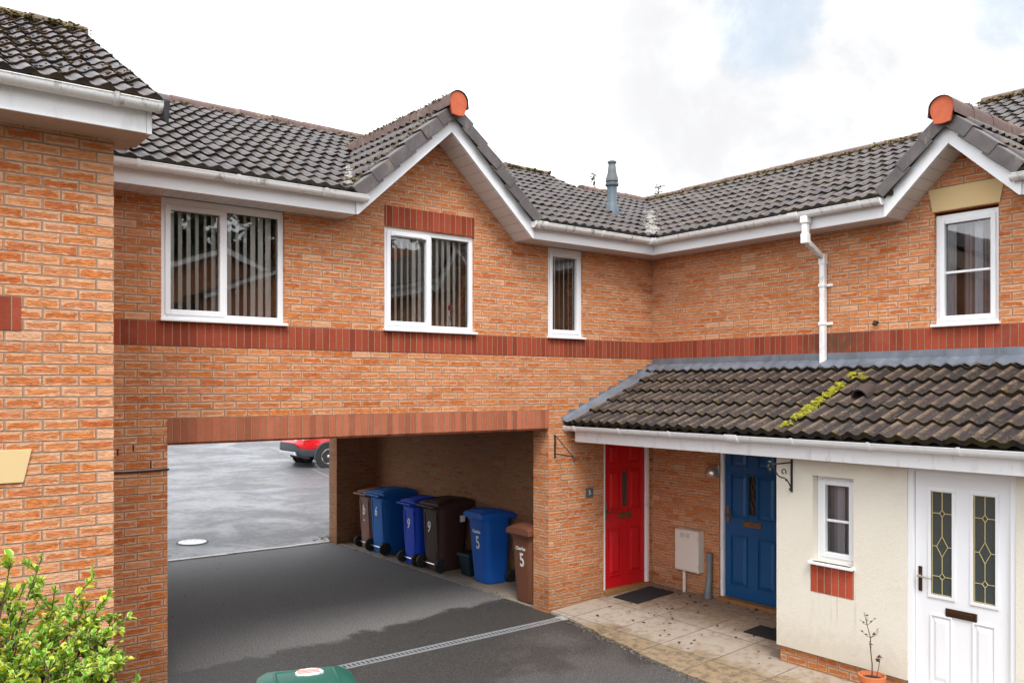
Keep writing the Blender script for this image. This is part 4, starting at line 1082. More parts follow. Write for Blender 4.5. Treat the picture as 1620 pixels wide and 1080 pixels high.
# ---- rendered porch bay
mb = MB(); PC_ = lambda u, w_, z: (XC+w_, u, z)
pw = (4.35, 4.78, 1.15, 1.975); pd = (2.94, 3.835, .10, 2.16)
wall_grid(mb, PC_, -3.0, 5.19, .23, 2.25, [pw, (pd[0], pd[1], .1, 2.16)], .22)
mb.box(XC+.22, XB-.002, 4.97, 5.19, .23, 2.25)
mb.build('rendered_wall', RENDER, HB, recalc=False)
mb = MB(); wall_grid(mb, lambda u, w_, z: (XC+.03+w_, u, z), -3.0, 5.165, -.1, .229, [(pd[0]-.001, pd[1]+.001, -.2, .3)], .17); mb.box(XC+.201, XB-.002, 4.985, 5.165, -.1, .229); mb.build('brick_plinth', BRICK, HB, recalc=False)
mb = MB(); mb.box(XC-.004, XC+.03, 4.345, 4.80, .845, 1.118); mb.build('brick_panel', soldier_mat('brick_panel_red', (.42,.07,.035), (.50,.33,.22)), HB)
make_window(HB, FB((pw[0]+pw[1])/2, XC, pw[2]-.03), pw[1]-pw[0]-.004, pw[3]-pw[2]+.028, 'barred', rec=.085, sillext=-.005, sill_h=.03, top=.05)
mb = MB(); mb.box(XC-.06, XC+.083, 4.335, 4.80, 1.119, 1.149); mb.build('window_board', WHITE_D, HB, bevel=.006)
curtain(FB(4.565, XC, 1.15), -.20, .20, .205, .02, .81, plain('net_curtain', (.30,.32,.34), .9, .3, 9), 'grey net curtain filling the small porch window in the cream wall', 6, .012)
curtain(FB(4.565, XC, 1.15), -.05, .03, .17, .03, .80, CURT, 'pale curtain edge hanging down the middle of the small porch window', 2, .012)
boxes('partition', DARKROOM, HB, [(XC+.6, XC+.64, 3.9, 4.97, .1, 2.15), (XC+.23, XB, 3.86, 3.90, .1, 2.15)])
make_door(HB, FB(3.388, XC, .10), .895, 2.045, WHITE, 'glazed', True, WHITE, BRONZE, 'white front door with two leaded glass panels')
# lean-to roof
xe, ze, slp = 7.12, 2.36, .42; pp = math.atan(slp); cp, sp = math.cos(pp), math.sin(pp); zP = lambda x: ze + slp*(x-xe)
mb = MB(); yL0 = YA-.15
tile_roof(mb, (xe, yL0, ze), (0, -1, 0), (cp, 0, sp), 11.1, (8.66-xe)/cp, .325, .31, None, .038, .030, seed=31)
slab(mb, (xe+.02, YA-.005, zP(xe+.02)), (0, -1, 0), (cp, 0, sp), 11.1, (8.74-xe)/cp, off=-.03)
roofP = mb.build('porch_roof', TILE_P, HB, attr=True, recalc=False)
mb = MB()   # apron flashing dressed over the top course, rippling with the tiles
ny = 190; rows = []
for i in range(ny+1):
    y = YA-.012 - 11.1*i/ny; wv = .030*(.5-.5*math.cos(2*PI*((YA-.15-y)/.155)))**1.3; j = .008*mnoise.noise(Vector((y*3, 1, 0)))
    rows.append([(XB-.008, y, 3.222+j*.5), (XB-.010, y, 3.11+j), (XB-.02, y, zP(XB)+.090+wv*.3), (XB-.17+j, y, zP(XB-.17)+.074+wv*1.25), (XB-.17+j, y, zP(XB-.17)+.060+wv*1.25)])
for a, b in zip(rows[:-1], rows[1:]):
    for k in range(4): mb.quad(a[k], b[k], b[k+1], a[k+1])
for yj in (6.1, 4.15, 2.4):
    mb.hexa([(XB-.012, yj, 3.0), (XB-.012, yj-.012, 3.0), (XB-.012, yj-.012, 3.22), (XB-.012, yj, 3.22)], [(XB-.018, yj, 3.0), (XB-.018, yj-.012, 3.0), (XB-.018, yj-.012, 3.22), (XB-.018, yj, 3.22)])
mb.build('apron_flashing', LEAD, roofP, smooth=True, recalc=False)
mb = MB()   # stepped flashing up the side wall, cut one brick course per step
x = 7.14; up = []; low = []
nst = 12
zt = 2.47
xs_ = [7.14]
steps = []
zc0 = 3.22
zlist = [3.22-.075*k for k in range(0, 12)]
for k, z1 in enumerate(zlist):
    z0 = z1-.075
    # left end of this step: where the tile line is ~.14 m under its top
    xl = xe + (z1-.10-ze-.03)/slp - .04
    xl = max(7.115, xl)
    steps.append((xl, z0, z1))
    lowz = zP(xl)-.02
    x_r = (xe + (z0-.02-ze)/slp) + .25
for k, (xl, z0, z1) in enumerate(steps):
    if z1 < 2.44: continue
    xr = steps[k-1][0] if k > 0 else XB-.01
    zb_ = zP(xl)-.01
    mb.hexa([(xl, YA-.010, max(zb_, 2.33)), (xr, YA-.010, zP(xr)-.01), (xr, YA-.010, z1), (xl, YA-.010, z1)],
            [(xl, YA-.003, max(zb_, 2.33)), (xr, YA-.003, zP(xr)-.01), (xr, YA-.003, z1), (xl, YA-.003, z1)])
mb.build('stepped_flashing', LEAD, roofP, bevel=.002)
mb = MB(); ns_ = 30; rows = []
for i in range(ns_+1):
    x = 7.10 + (XB-.06-7.10)*i/ns_; j = .006*mnoise.noise(Vector((x*5, 3, 0)))
    rows.append([(x, YA-.012, zP(x)+.10+j), (x, YA-.03, zP(x)+.062+j), (x, YA-.11, zP(x)+.045+j), (x, YA-.155, zP(x)+.062+j), (x, YA-.19+j, zP(x)+.056+j), (x, YA-.19+j, zP(x)+.03)])
for a, b in zip(rows[:-1], rows[1:]):
    for k in range(5): mb.quad(a[k], b[k], b[k+1], a[k+1])
mb.build('side_flashing', LEAD, roofP, smooth=True, recalc=False)
# cowl vent tile
M_ = Matrix.Translation((7.99, 4.57, zP(7.99)+.035)) @ Matrix.Rotation(-pp, 4, 'Y')
mb = MB(); nseg = 14
def arc(r, x, kx=1.0): return [M_ @ Vector((x*kx, r*math.cos(PI*i/nseg), r*math.sin(PI*i/nseg)*1.15)) for i in range(nseg+1)]
a0, a1, a2 = arc(.088, -.10), arc(.088, .06), arc(.05, .16)
b0, b1 = arc(.074, -.098), arc(.074, .05)
o_ = len(mb.v); L_ = nseg+1
mb.add(a0+a1+a2+b0+b1, [(i, i+1, L_+i+1, L_+i) for i in range(nseg)] + [(L_+i, L_+i+1, 2*L_+i+1, 2*L_+i) for i in range(nseg)] + [tuple(range(2*L_, 3*L_))] +
       [(i, 3*L_+i, 3*L_+i+1, i+1) for i in range(nseg)] + [(3*L_+i, 4*L_+i, 4*L_+i+1, 3*L_+i+1) for i in range(nseg)] + [tuple(range(4*L_, 5*L_))])
mb.build('roof_vent', plain('vent_tile', (.055,.038,.034), .6, .3, 12), roofP, smooth=True)
mb = MB()   # bright moss clumps running down one pan below the pipe
rq = random.Random(44)
for (t0, t1, n_, yy, sw) in ((.16, .62, 150, 4.95, .030), (.60, .74, 26, 4.95, .022), (.80, .92, 36, 4.93, .045), (.03, .12, 14, 4.97, .03), (.80, .86, 10, 4.80, .02)):
    for i in range(n_):
        t = rq.uniform(t0, t1); x = xe + t*(8.62-xe); y = yy + rq.gauss(0, sw)
        h = .030*(.5-.5*math.cos(2*PI*((yL0-y)/.155)))**1.35
        mb.ico((x, y, zP(x)+.040+h), rq.uniform(.010, .026), (1, 1, .8), 1, .4, i)
mb.build('moss', MOSS_Y, roofP)
mb = MB(); rq = random.Random(45)
for i in range(420):
    c_ = rq.randint(0, 4); x = xe + (c_*.325*cp) + abs(rq.gauss(0, .05)); y = YA-.3-rq.random()*5.5
    mb.ico((x, y, zP(x)+.035), rq.uniform(.006, .018), (1, 1.4, .6), 1, .4, i)
mb.build('moss', MOSS_G, roofP)
XPF = 7.235
mb = MB(); mb.box(XPF, XPF+.02, -3, YA-.10, 2.14, 2.33); mb.build('porch_fascia', WHITE_D, HB, bevel=.003)
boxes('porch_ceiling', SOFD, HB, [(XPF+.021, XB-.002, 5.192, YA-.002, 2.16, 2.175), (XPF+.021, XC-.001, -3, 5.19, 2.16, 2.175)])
mb = MB(); mb.box(XC+.22, XB-.01, -3, 5.18, 2.26, 2.27); mb.build('porch_ceiling', DARKROOM, HB)
gutter((XPF-.066, YA-.012, 2.335), (XPF-.066, -3, 2.335), (1, 0, 0), HB, WHITE_D, .78, .20, (True, False), joints=(2.62,))

# ---------------------------------------------------------------- house at the far left
HL = thing('brick_house', 'left brick house standing forward, with a moss-edged roof and a sooty white fascia', 'house', (-1.0, YL, 0), GRP)
mb = MB(); PL_ = lambda u, w_, z: (u, YL+w_, z)
lw = (-.45, .70, 1.15, 2.20); lw2 = (-.45, .70, 3.447, SOF)
wall_grid(mb, PL_, -6.0, 1.458, -.15, SOF, [lw, lw2], .28)
mb.build('front_wall', BRICK, HL, recalc=False)
mb = MB(); mb.prism([(YL+.281, -.15), (11.0, -.15), (11.0, SOF), (8.75, 5.95), (YL+.281, SOF+.05)], lambda y, z: (1.20, y, z), lambda y, z: (1.458, y, z)); mb.build('side_wall', BRICK, HL)
boxes('rear_wall', BRICK, HL, [(-6, 1.2, 10.8, 11.0, -.15, SOF), (-6, -5.8, 6.8, 10.8, -.15, SOF)])
boxes('partition', DARKROOM, HL, [(-5.8, 1.2, 8.0, 8.04, -.1, SOF), (-5.8, 1.2, 6.8, 10.8, 2.5, 2.6)])
mb = MB(); mb.box(-.62, .88, YL-.006, YL+.02, 3.22, 3.443); mb.build('brick_band', BAND, HL)
mb = MB(); mb.prism([(-.60, 2.203), (.895, 2.203), (.945, 2.424), (-.65, 2.424)], lambda x, z: (x, YL-.012, z), lambda x, z: (x, YL+.1, z)); mb.build('stone_lintel', STONE, HL, bevel=.004)
make_window(HL, FA((lw[0]+lw[1])/2, YL, lw[2]), lw[1]-lw[0], lw[3]-lw[2], 'pair'); make_window(HL, FA((lw2[0]+lw2[1])/2, YL, lw2[2]), lw2[1]-lw2[0], lw2[3]-lw2[2], 'pair')
YLF = YL-.318
boxes('fascia', FASC_D, HL, [(-6, 1.595, YLF, YLF+.02, SOF, SOF+.175), (1.597, 1.632, YLF-.004, YLF+.03, SOF-.003, SOF+.19)], bevel=.002)
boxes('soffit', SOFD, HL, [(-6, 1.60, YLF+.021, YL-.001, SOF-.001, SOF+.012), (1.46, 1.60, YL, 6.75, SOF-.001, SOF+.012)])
mb = MB(); mb.hexa([(1.60, YLF+.03, SOF-.002), (1.63, YLF+.03, SOF-.002), (1.63, 6.62, SOF-.002), (1.60, 6.62, SOF-.002)], [(1.60, YLF+.03, SOF+.17), (1.63, YLF+.03, SOF+.17), (1.63, 6.62, SOF+.36), (1.60, 6.62, SOF+.36)])
mb.hexa([(1.601, 6.62, SOF-.0), (1.629, 6.62, SOF-.0), (1.629, 8.72, 5.90), (1.601, 8.72, 5.90)], [(1.601, 6.62, SOF+.36), (1.629, 6.62, SOF+.36), (1.629, 8.72, 6.08), (1.601, 8.72, 6.08)]); mb.build('bargeboard', SOFD, HL)
gutter((-6, YLF-.068, 4.79), (1.665, YLF-.068, 4.79), (0, 1, 0), HL, WHITE_G, .85, 7.38, (False, True))
SLL = .503; pl = math.atan(SLL); cl_, sl_ = math.cos(pl), math.sin(pl); zL = lambda y: 4.808 + SLL*(y-6.13)
mb = MB(); TL = (8.74-6.10)/cl_
tile_roof(mb, (-4.6, 6.10, zL(6.10)), (1, 0, 0), (0, cl_, sl_), 6.3, TL, .248, .30, None, .036, .016, seed=41)
slab(mb, (-6, 6.15, zL(6.15)), (1, 0, 0), (0, cl_, sl_), 7.64, TL-.05, off=-.03)
slab(mb, (1.66, 11.3, zL(6.15)), (-1, 0, 0), (0, -cl_, sl_), 7.6, TL-.02, off=-.01)
roofL = mb.build('roof', TILE_L, HL, attr=True, recalc=False)
mb = MB(); ridge_tiles(mb, (-4.6, 8.74, zL(8.74)+.03), (1.70, 8.74, zL(8.74)+.03), seed=11); mb.build('ridge', RIDGE, roofL, smooth=True)
mb = MB(); moss_line(mb, (-1.2, 8.65, zL(8.65)+.045), (1.69, 8.65, zL(8.65)+.045), 2600, .006, .019, (.035, .05, .014), 51)
mb.build('moss', MOSS_G, roofL)
mb = MB(); rq = random.Random(52)
for i in range(520):
    c_ = rq.randint(1, 10); y = 6.13 + (c_*.245*cl_) + rq.uniform(-.005, .035); x = 1.65-abs(rq.gauss(0, 1.6))
    h = .034*(.5-.5*math.cos(2*PI*((x+4.6)/.15)))**1.35
    mb.ico((x, y, zL(y)+.035+h), rq.uniform(.005, .015), (1.8, 1, .6), 1, .4, i)
mb.build('moss', plain('moss_rust', (.16,.085,.02), .95, .7, 22, bump=.8, bscale=200), roofL)
mb = MB()   # cloaked verge piece hanging at the gutter end
mb.hexa([(1.685, 6.075, 4.66), (1.712, 6.075, 4.64), (1.712, 6.28, 4.76), (1.685, 6.28, 4.76)], [(1.668, 6.07, 4.815), (1.722, 6.07, 4.815), (1.722, 6.32, 4.93), (1.668, 6.32, 4.93)])
mb.build('verge_tiles', plain('verge_tile_mossy_shaded', (.022,.022,.026), .7, .5, 12, bump=.6, dirt=.5, dirtcol=(.05,.045,.02)), roofL, bevel=.012)  # verge tile with its shade put into a near-black colour, plus mossy specks
# ================================================================ wheelie bins
def plastic(name, col, rough=.55):
    m, g, b = new_mat(name); P = g.pos(); n1 = g.noise(P, 8, 5, .65); n2 = g.noise(P, 55, 4, .7)
    c = g.mix(g.m('MULTIPLY', g.ss(n1, .45, .8), .35), col, tuple(x*.6+.03 for x in col))
    c = g.mix(g.m('MULTIPLY', g.ss(n2, .62, .75), .25), c, (.20, .18, .15))
    setb(g, b, c, g.mixf(n1, rough*.8, rough*1.3), g.bump(g.noise(P, 400, 2), .0008, .5), spec=.35); return m
P_BROWN = plastic('bin_brown', (.16,.058,.030)); P_BROWN2 = plastic('bin_brown_faded', (.22,.11,.085)); P_DARK = plastic('bin_dark_brown', (.045,.018,.014))
P_BLUE = plastic('bin_blue', (.003,.115,.42)); P_BLUE2 = plastic('bin_blue_bright', (.004,.06,.58)); P_BLUE3 = plastic('bin_blue_mid', (.004,.09,.42)); P_GREEN = plastic('bin_green', (.008,.095,.068), .38)
NUMW = plain('number_white', (.74,.74,.70), .6, .15, 40, dirt=.25)
def make_bin(label, loc, rot, w, d, h, col, num=None, num_face='back', group='wheelie bins standing along the passage wall', big=True, taper=.80, numz=.66, numsize=.17, extra=None, lidcol=None):
    """local: x width, -y front, +y handle/wheel side"""
    M = Matrix.Translation(loc) @ Matrix.Rotation(rot, 4, 'Z')
    t = thing('wheelie_bin', label, 'wheelie bin', tuple(loc), group)
    lidcol = lidcol or col
    hb = h*.90; wr = .105 if big else .095
    # body: rounded tapered shell lofted from rings
    mb = MB(); n = 32; rings = []
    def ring(W, Dp, z, yo, rad):
        pts = []
        for i in range(n):
            a = 2*PI*(i+.5)/n; cx, cy = math.cos(a), math.sin(a)
            k = (abs(cx)**6 + abs(cy)**6)**(-1/6)
            x, y = cx*k*W/2, cy*k*Dp/2
            pts.append(M @ Vector((x, y+yo, z)))
        return pts
    zs = [(0.012, taper-.02), (.05, taper), (hb*.5, (taper+1)/2), (hb-.06, .985), (hb-.058, 1.03), (hb, 1.045)]
    for z, k in zs: rings.append(ring(w*.93*k, d*.86*(k if k > .9 else k-.02), z, (1-k)*d*.25, 0))
    for (a, b) in zip(rings[:-1], rings[1:]):
        mb.add(a+b, [(i, (i+1) % n, n+(i+1) % n, n+i) for i in range(n)])
    mb.add(rings[0], [tuple(range(n-1, -1, -1))])
    # inset wheel-arch pocket and rib detail on the wheel side and flanks
    for sx in (-.28, .28):
        a = [(sx*w-.02, d*.43*.93-.012, .30), (sx*w+.02, d*.43*.93-.012, .30), (sx*w+.02, d*.43*.93-.004, .30), (sx*w-.02, d*.43*.93-.004, .30)]
        b = [(p[0], p[1]+.030, hb-.10) for p in a]
        mb.hexa([M @ Vector(p) for p in a], [M @ Vector(p) for p in b])
    body = mb.build('body', col, t, smooth=True)
    # lid: domed slab with a drip lip, overhanging the front
    mb = MB(); nx, ny = 10, 12; top = {}; W = w*1.02; D0, D1 = -d*.52, d*.46
    for j in range(ny+1):
        for i in range(nx+1):
            u, v = i/nx*2-1, j/ny
            e = min(1-abs(u), .25)/.25; f = min(v, 1-v, .2)/.2
            dome = .05*(1-(1-min(e, 1))**2)*.6 + .055*math.sin(PI*min(1, v*.9+.12))*(1-u*u*.35)
            top[i, j] = M @ Vector((u*W/2*(1-.04*(abs(2*v-1))**6), D0+(D1-D0)*v, hb+.035+dome*(1 if big else .8)))
    ids = {}; vs = []
    for k_, p in top.items(): ids[k_] = len(vs); vs.append(p)
    fs = [(ids[i, j], ids[i+1, j], ids[i+1, j+1], ids[i, j+1]) for i in range(nx) for j in range(ny)]
    edge = [(i, 0) for i in range(nx+1)] + [(nx, j) for j in range(1, ny+1)] + [(i, ny) for i in range(nx-1, -1, -1)] + [(0, j) for j in range(ny-1, 0, -1)]
    lo = []
    for k_ in edge:
        p = M.inverted() @ top[k_]; lo.append(len(vs)); vs.append(M @ Vector((p.x*1.012, p.y*1.008, hb-.012)))
    m_ = len(edge)
    for i in range(m_): fs.append((ids[edge[i]], lo[i], lo[(i+1) % m_], ids[edge[(i+1) % m_]]))
    fs.append(tuple(lo))
    mb.add(vs, fs)
    # raised grip moulding across the lid
    for yy in (D0+.05,):
        mb.hexa([M @ Vector(p) for p in ((-W*.40, yy-.03, hb+.05), (W*.40, yy-.03, hb+.05), (W*.40, yy+.03, hb+.06), (-W*.40, yy+.03, hb+.06))],
                [M @ Vector(p) for p in ((-W*.36, yy-.015, hb+.082), (W*.36, yy-.015, hb+.082), (W*.36, yy+.02, hb+.088), (-W*.36, yy+.02, hb+.088))])
    def surf(u, v):
        e = min(1-abs(u), .25)/.25
        return hb+.035+(.05*(1-(1-min(e, 1))**2)*.6 + .055*math.sin(PI*min(1, v*.9+.12))*(1-u*u*.35))*(1 if big else .8)
    for u_ in (-.62, .62):      # stiffening ribs and a cross step pressed into the lid
        mb.tube([M @ Vector((u_*W/2, D0+(D1-D0)*v_, surf(u_, v_)-.004)) for v_ in (.16, .3, .45, .6, .75, .88)], .013, 8)
    for v_ in (.14, .90):
        mb.tube([M @ Vector((u_*W/2, D0+(D1-D0)*v_, surf(u_, v_)-.005)) for u_ in (-.62, -.3, 0, .3, .62)], .013, 8)
    lid = mb.build('lid', lidcol, t, smooth=True)
    # handle bar and hinge lugs at the wheel side
    mb = MB(); yh = d*.46+.065; zh = hb+.012
    mb.tube([M @ Vector((-w*.44, yh, zh)), M @ Vector((w*.44, yh, zh))], .019, 12)
    for sx in (-.42, -.15, .15, .42):
        mb.hexa([M @ Vector(p) for p in ((sx*w-.018, d*.42, hb-.05), (sx*w+.018, d*.42, hb-.05), (sx*w+.018, yh, zh-.016), (sx*w-.018, yh, zh-.016))],
                [M @ Vector(p) for p in ((sx*w-.018, d*.42, hb+.03), (sx*w+.018, d*.42, hb+.03), (sx*w+.018, yh, zh+.016), (sx*w-.018, yh, zh+.016))])
    mb.build('handle', lidcol, t, smooth=True)
    yw = d*.43*.93
    for sx in (-1, 1):
        MW = M @ Matrix.Translation((sx*w*.445, yw, wr)) @ Matrix.Rotation(PI/2, 4, 'Y')
        mb = MB(); mb.lathe([(wr*.45, -.026), (wr*.88, -.028), (wr, -.018), (wr, .018), (wr*.88, .028), (wr*.45, .026)], 24, MW); wh = mb.build('wheel', RUBBER, t, smooth=True)
        mb = MB(); mb.lathe([(.025, -.032), (wr*.5, -.0285), (wr*.5, .0285), (.025, .032)], 16, MW); mb.build('hub', BLACKP, wh, smooth=True)
    mb = MB(); mb.tube([M @ Vector((-w*.44, yw, wr)), M @ Vector((w*.44, yw, wr))], .012, 8); mb.build('axle', STEEL, t, smooth=True)
    def face(side, z, off):
        # matrix whose x runs left-to-right seen from outside, z out of the face
        k = taper + (1-taper)*min(1, z/hb)
        if side == 'back': return M @ Matrix.Translation((off, d*.43*(k)+(1-k)*d*.25+.004, z)) @ Matrix.Rotation(PI, 4, 'Z') @ Matrix.Rotation(PI/2-.055, 4, 'X')
        if side == 'front': return M @ Matrix.Translation((off, -d*.43*(k)+(1-k)*d*.25-.004, z)) @ Matrix.Rotation(PI/2+.10, 4, 'X')
        return M @ Matrix.Translation((w*.465*k+.004, off, z)) @ Matrix.Rotation(PI/2, 4, 'Z') @ Matrix.Rotation(PI/2, 4, 'X')
    if num:
        for txt, sz, zz, off, sq in num:
            text_mesh(txt, sz, .0015, face(num_face, zz, off), NUMW, 'number' if len(txt) < 3 and txt != '-' else 'lettering', t, sq, .004 if len(txt) < 3 else .0015)
    if extra: extra(M, t, hb, w, d)
    return t
Z0 = .012
rotW = PI/2       # wheel side (+y local) turned to face -X, out to the drive
# rotation +90deg sends local +y to world -x
make_bin('faded brown wheelie bin numbered 6, farthest back in the passage', (7.30, 13.38, Z0), rotW, .48, .55, 1.04, P_BROWN2, [('b', .24, .66, 0, .8), ('-', .16, .50, 0, 1)], 'back', big=False)
make_bin('blue wheelie bin numbered 6, second from the back of the passage', (7.30, 12.84, Z0), rotW, .58, .66, 1.08, P_BLUE, [('6', .21, .70, .02, .85)], 'back')
make_bin('narrow bright blue wheelie bin numbered 9, squeezed beside the dark brown bin', (7.22, 11.73, Z0), rotW, .48, .55, 1.06, P_BLUE2, [('9', .22, .64, 0, .8)], 'back', big=False)
def st9(M, t, hb, w, d):
    mb = MB(); x = w*.465*.985+.006
    mb.hexa([M @ Vector(p) for p in ((-x, -.165, hb-.24), (-x, -.075, hb-.24), (-x-.002, -.075, hb-.24), (-x-.002, -.165, hb-.24))], [M @ Vector(p) for p in ((-x, -.165, hb-.14), (-x, -.075, hb-.14), (-x-.002, -.075, hb-.14), (-x-.002, -.165, hb-.14))])
    mb.build('sticker', STICK, t)
make_bin('dark brown wheelie bin numbered 9, with a small white sticker on its side', (7.30, 11.12, Z0), rotW, .58, .70, 1.09, P_DARK, [('9', .23, .66, .03, .8)], 'back', extra=st9)
make_bin('blue wheelie bin numbered 5, its wheels turned to the passage wall', (7.30, 9.98, Z0), -PI/2-.03, .50, .56, 1.06, P_BLUE3, [('5', .26, .58, .02, .75), ('Charles', .064, .745, 0, 1)], 'front', big=False, taper=.82)
make_bin('brown wheelie bin numbered 5, tucked behind the front brick pier', (7.09, 8.72, Z0), -PI/2+.02, .46, .52, 1.02, P_BROWN, [('5', .25, .56, .02, .75), ('Charles', .064, .715, 0, 1)], 'front', big=False, taper=.84)
def stg(M, t, hb, w, d):
    mb = MB(); rq = random.Random(8); n = 26
    poly = [(.088*math.cos(2*PI*i/n)*(1+rq.uniform(-.12, .10))+.02, .060*math.sin(2*PI*i/n)*(1+rq.uniform(-.12, .10))+.10) for i in range(n)]
    zt = hb+.1225
    mb.prism(poly, lambda x, y: M @ Vector((x, y, zt-.02)), lambda x, y: M @ Vector((x, y, zt))); s = mb.build('sticker', STICK, t)
    for k in range(3):
        q = MB(); y0 = .066+k*.026
        q.prism([(-.055+rq.uniform(-.01, .01), y0), (.088+rq.uniform(-.01, .01), y0+.002), (.088, y0+.017), (-.05, y0+.016)], lambda x, y: M @ Vector((x, y, zt-.001)), lambda x, y: M @ Vector((x, y, zt+.0012))); q.build('faded_print', STICKR, s)
make_bin('dark green wheelie bin nearest the viewer, a faded sticker on its lid', (2.20, 4.91, 0), -.658+.30, .58, .72, 1.045, P_GREEN, None, big=True, extra=stg, group=None)
# guessed low box for an unidentified dark shape behind the dark brown bin
RB = thing('teal_box', 'low dark teal box for an unidentified dark shape between the dark brown and blue bins', 'box', (7.36, 10.50, Z0))
mb = MB(); mb.hexa([(7.24, 10.38, .012), (7.54, 10.38, .012), (7.54, 10.62, .012), (7.24, 10.62, .012)], [(7.20, 10.36, .31), (7.58, 10.36, .31), (7.58, 10.64, .31), (7.20, 10.64, .31)]); mb.build('tub', plastic('box_teal', (.003,.020,.032)), RB, bevel=.015)
mb = MB(); mb.box(7.18, 7.60, 10.34, 10.66, .30, .345); mb.build('lid', plastic('box_lid', (.004,.028,.042)), RB, bevel=.012)

# ================================================================ things fixed to the walls
def bracket(label, M, scroll, L=.35, Hh=.29):
    """local: x right, -y out of the wall, origin at the foot of the wall bar"""
    loc = M @ Vector((0, 0, 0)); t = thing('hanging_bracket', label, 'bracket', tuple(loc), 'black iron hanging brackets')
    f = frame_box(M)
    if not scroll:
        f.b(-.010, .010, -.012, -.001, -.02, Hh); f.build('wall_bar', BLACKI, t, bevel=.002)
        mb = MB(); V = lambda y, z: M @ Vector((0, y, z))
        mb.tube([V(-.008, .03), V(-L+.03, .015), V(-L-.01, -.005), V(-L-.02, -.035), V(-L+.005, -.045)], .007, 8); mb.build('arm', BLACKI, t, smooth=True)
        mb = MB(); pts = []
        for i in range(25):
            s = i/24; pts.append(V(-.012-s*(L-.02), (Hh-.02)*(1-s)+.012))
        mb.tube(pts, [.0065 if i % 2 else .0085 for i in range(25)], 6); mb.build('brace', BLACKI, t)
    else:
        f.b(-.011, .011, -.012, -.001, -.01, Hh); f.build('wall_bar', BLACKI, t, bevel=.002)
        V = lambda y, z: M @ Vector((0, y, z))
        mb = MB(); mb.tube([V(-.008, Hh-.035), V(-L+.02, Hh-.035)], .008, 8)
        c = (-L-.01, Hh-.035)
        mb.tube([V(c[0]+.030*math.cos(a)*(1-.05*i), c[1]-.028+.030*math.sin(a)) for i, a in enumerate([PI/2-.2 + k*.42 for k in range(13)])], .008, 8)
        mb.ico(V(c[0]+.002, Hh-.015), .022, (1, 1, 1), 2, 0); mb.ico(V(c[0]+.004, Hh-.085), .020, (1, 1, 1), 2, 0)
        mb.build('arm', BLACKI, t, smooth=True)
        mb = MB(); pts = []
        for i in range(21):
            s = i/20; pts.append(V(-.012-s*(L-.06), .03+(Hh-.09)*s + .045*math.sin(s*PI*2)*(.6)))
        mb.tube(pts, .007, 6)
        mb.tube([V(-L*.40+.045*math.cos(a)*(1-.06*i), Hh*.62+.038*math.sin(a)*(1-.06*i)) for i, a in enumerate([-.6+k*.5 for k in range(12)])], .006, 6)
        mb.ico(V(-L*.26, Hh*.36), .013, (1, 1, 1), 2, 0); mb.ico(V(-.03, .02), .014, (1, 1, 1), 2, 0)
        mb.build('brace', BLACKI, t, smooth=True)
    return t
bracket('plain black triangular bracket on the brick pier left of the red door', FA(6.98, z=1.965), False, .36, .27)
bracket('black scrolled bracket on the cream wall beside the blue door', FB(5.01, XC, 1.80), True, .36, .32)
bracket('black scrolled bracket on the cream wall right of the white door', FB(2.72, XC, 1.80), True, .34, .32)

SG = thing('house_number', 'small square slate plaque with the white number 5 on the brick beside the red door', 'sign', (7.57, YA, 1.46))
f = MB(); f.box(7.508, 7.632, YA-.012, YA-.001, 1.398, 1.522); f.build('plaque', SLATE, SG, bevel=.003)
text_mesh('5', .085, .001, Matrix.Translation((7.57, YA-.0135, 1.46)) @ Matrix.Rotation(PI/2, 4, 'X'), STICK, 'number', SG, 1)
for zz in (1.61, 1.55):   # old screw holes above the plaque
    pass
LM = thing('wall_lamp', 'silver half-round lamp on the brick between the red and blue doors', 'lamp', (XB, 7.05, 1.76))
M_ = Matrix.Translation((XB-.075, 7.05, 1.76))
mb = MB(); mb.lathe([(.086, -.055), (.092, -.035), (.088, .0), (.070, .038), (.042, .060), (.012, .068)], 24, M_); mb.build('hood', STEEL, LM, smooth=True)
mb = MB(); mb.lathe([(.05, -.07), (.076, -.0555), (.03, -.05)], 20, M_); mb.build('lens', plain('lamp_lens', (.5,.5,.48), .3, .05), LM, smooth=True)
mb = MB(); mb.box(XB-.02, XB-.001, 6.99, 7.11, 1.70, 1.83); mb.build('back_plate', STEEL, LM, bevel=.006)

MBX = thing('meter_box', 'cream plastic meter box on the brick wall between the red and blue doors', 'meter box', (XB, 7.44, .42))
mb = MB(); mb.box(XB-.115, XB-.001, 7.24, 7.64, .415, .955); bx = mb.build('case', METER, MBX, bevel=.008)
mb = MB(); mb.box(XB-.128, XB-.116, 7.255, 7.625, .43, .935); dr = mb.build('door', METER, MBX, bevel=.006)
mb = MB()
for i in range(7):
    for yo in (7.50, 7.41): mb.box(XB-.1295, XB-.127, yo-.035, yo+.035, .86+i*.008, .863+i*.008)
mb.build('vent', plain('vent_shadow', (.28,.24,.21), .7, .1), dr)
mb = MB(); mb.tube([(XB-.128, 7.60, .69), (XB-.135, 7.60, .69)], .010, 10); mb.build('lock', STEEL, dr)
mb = MB()
for zz in (.50, .86): mb.box(XB-.130, XB-.10, 7.234, 7.2395, zz-.02, zz+.02)
mb.build('hinge', METER, MBX)
mb = MB(); mb.tube([(XB-.05, 7.53, .12), (XB-.05, 7.53, .415)], .022, 12); mb.build('conduit', METER, MBX, smooth=True)
GP = thing('drain_pipe', 'grey plastic pipe with an angled foot standing against the brick left of the blue door', 'pipe', (XB-.05, 7.10, .12))
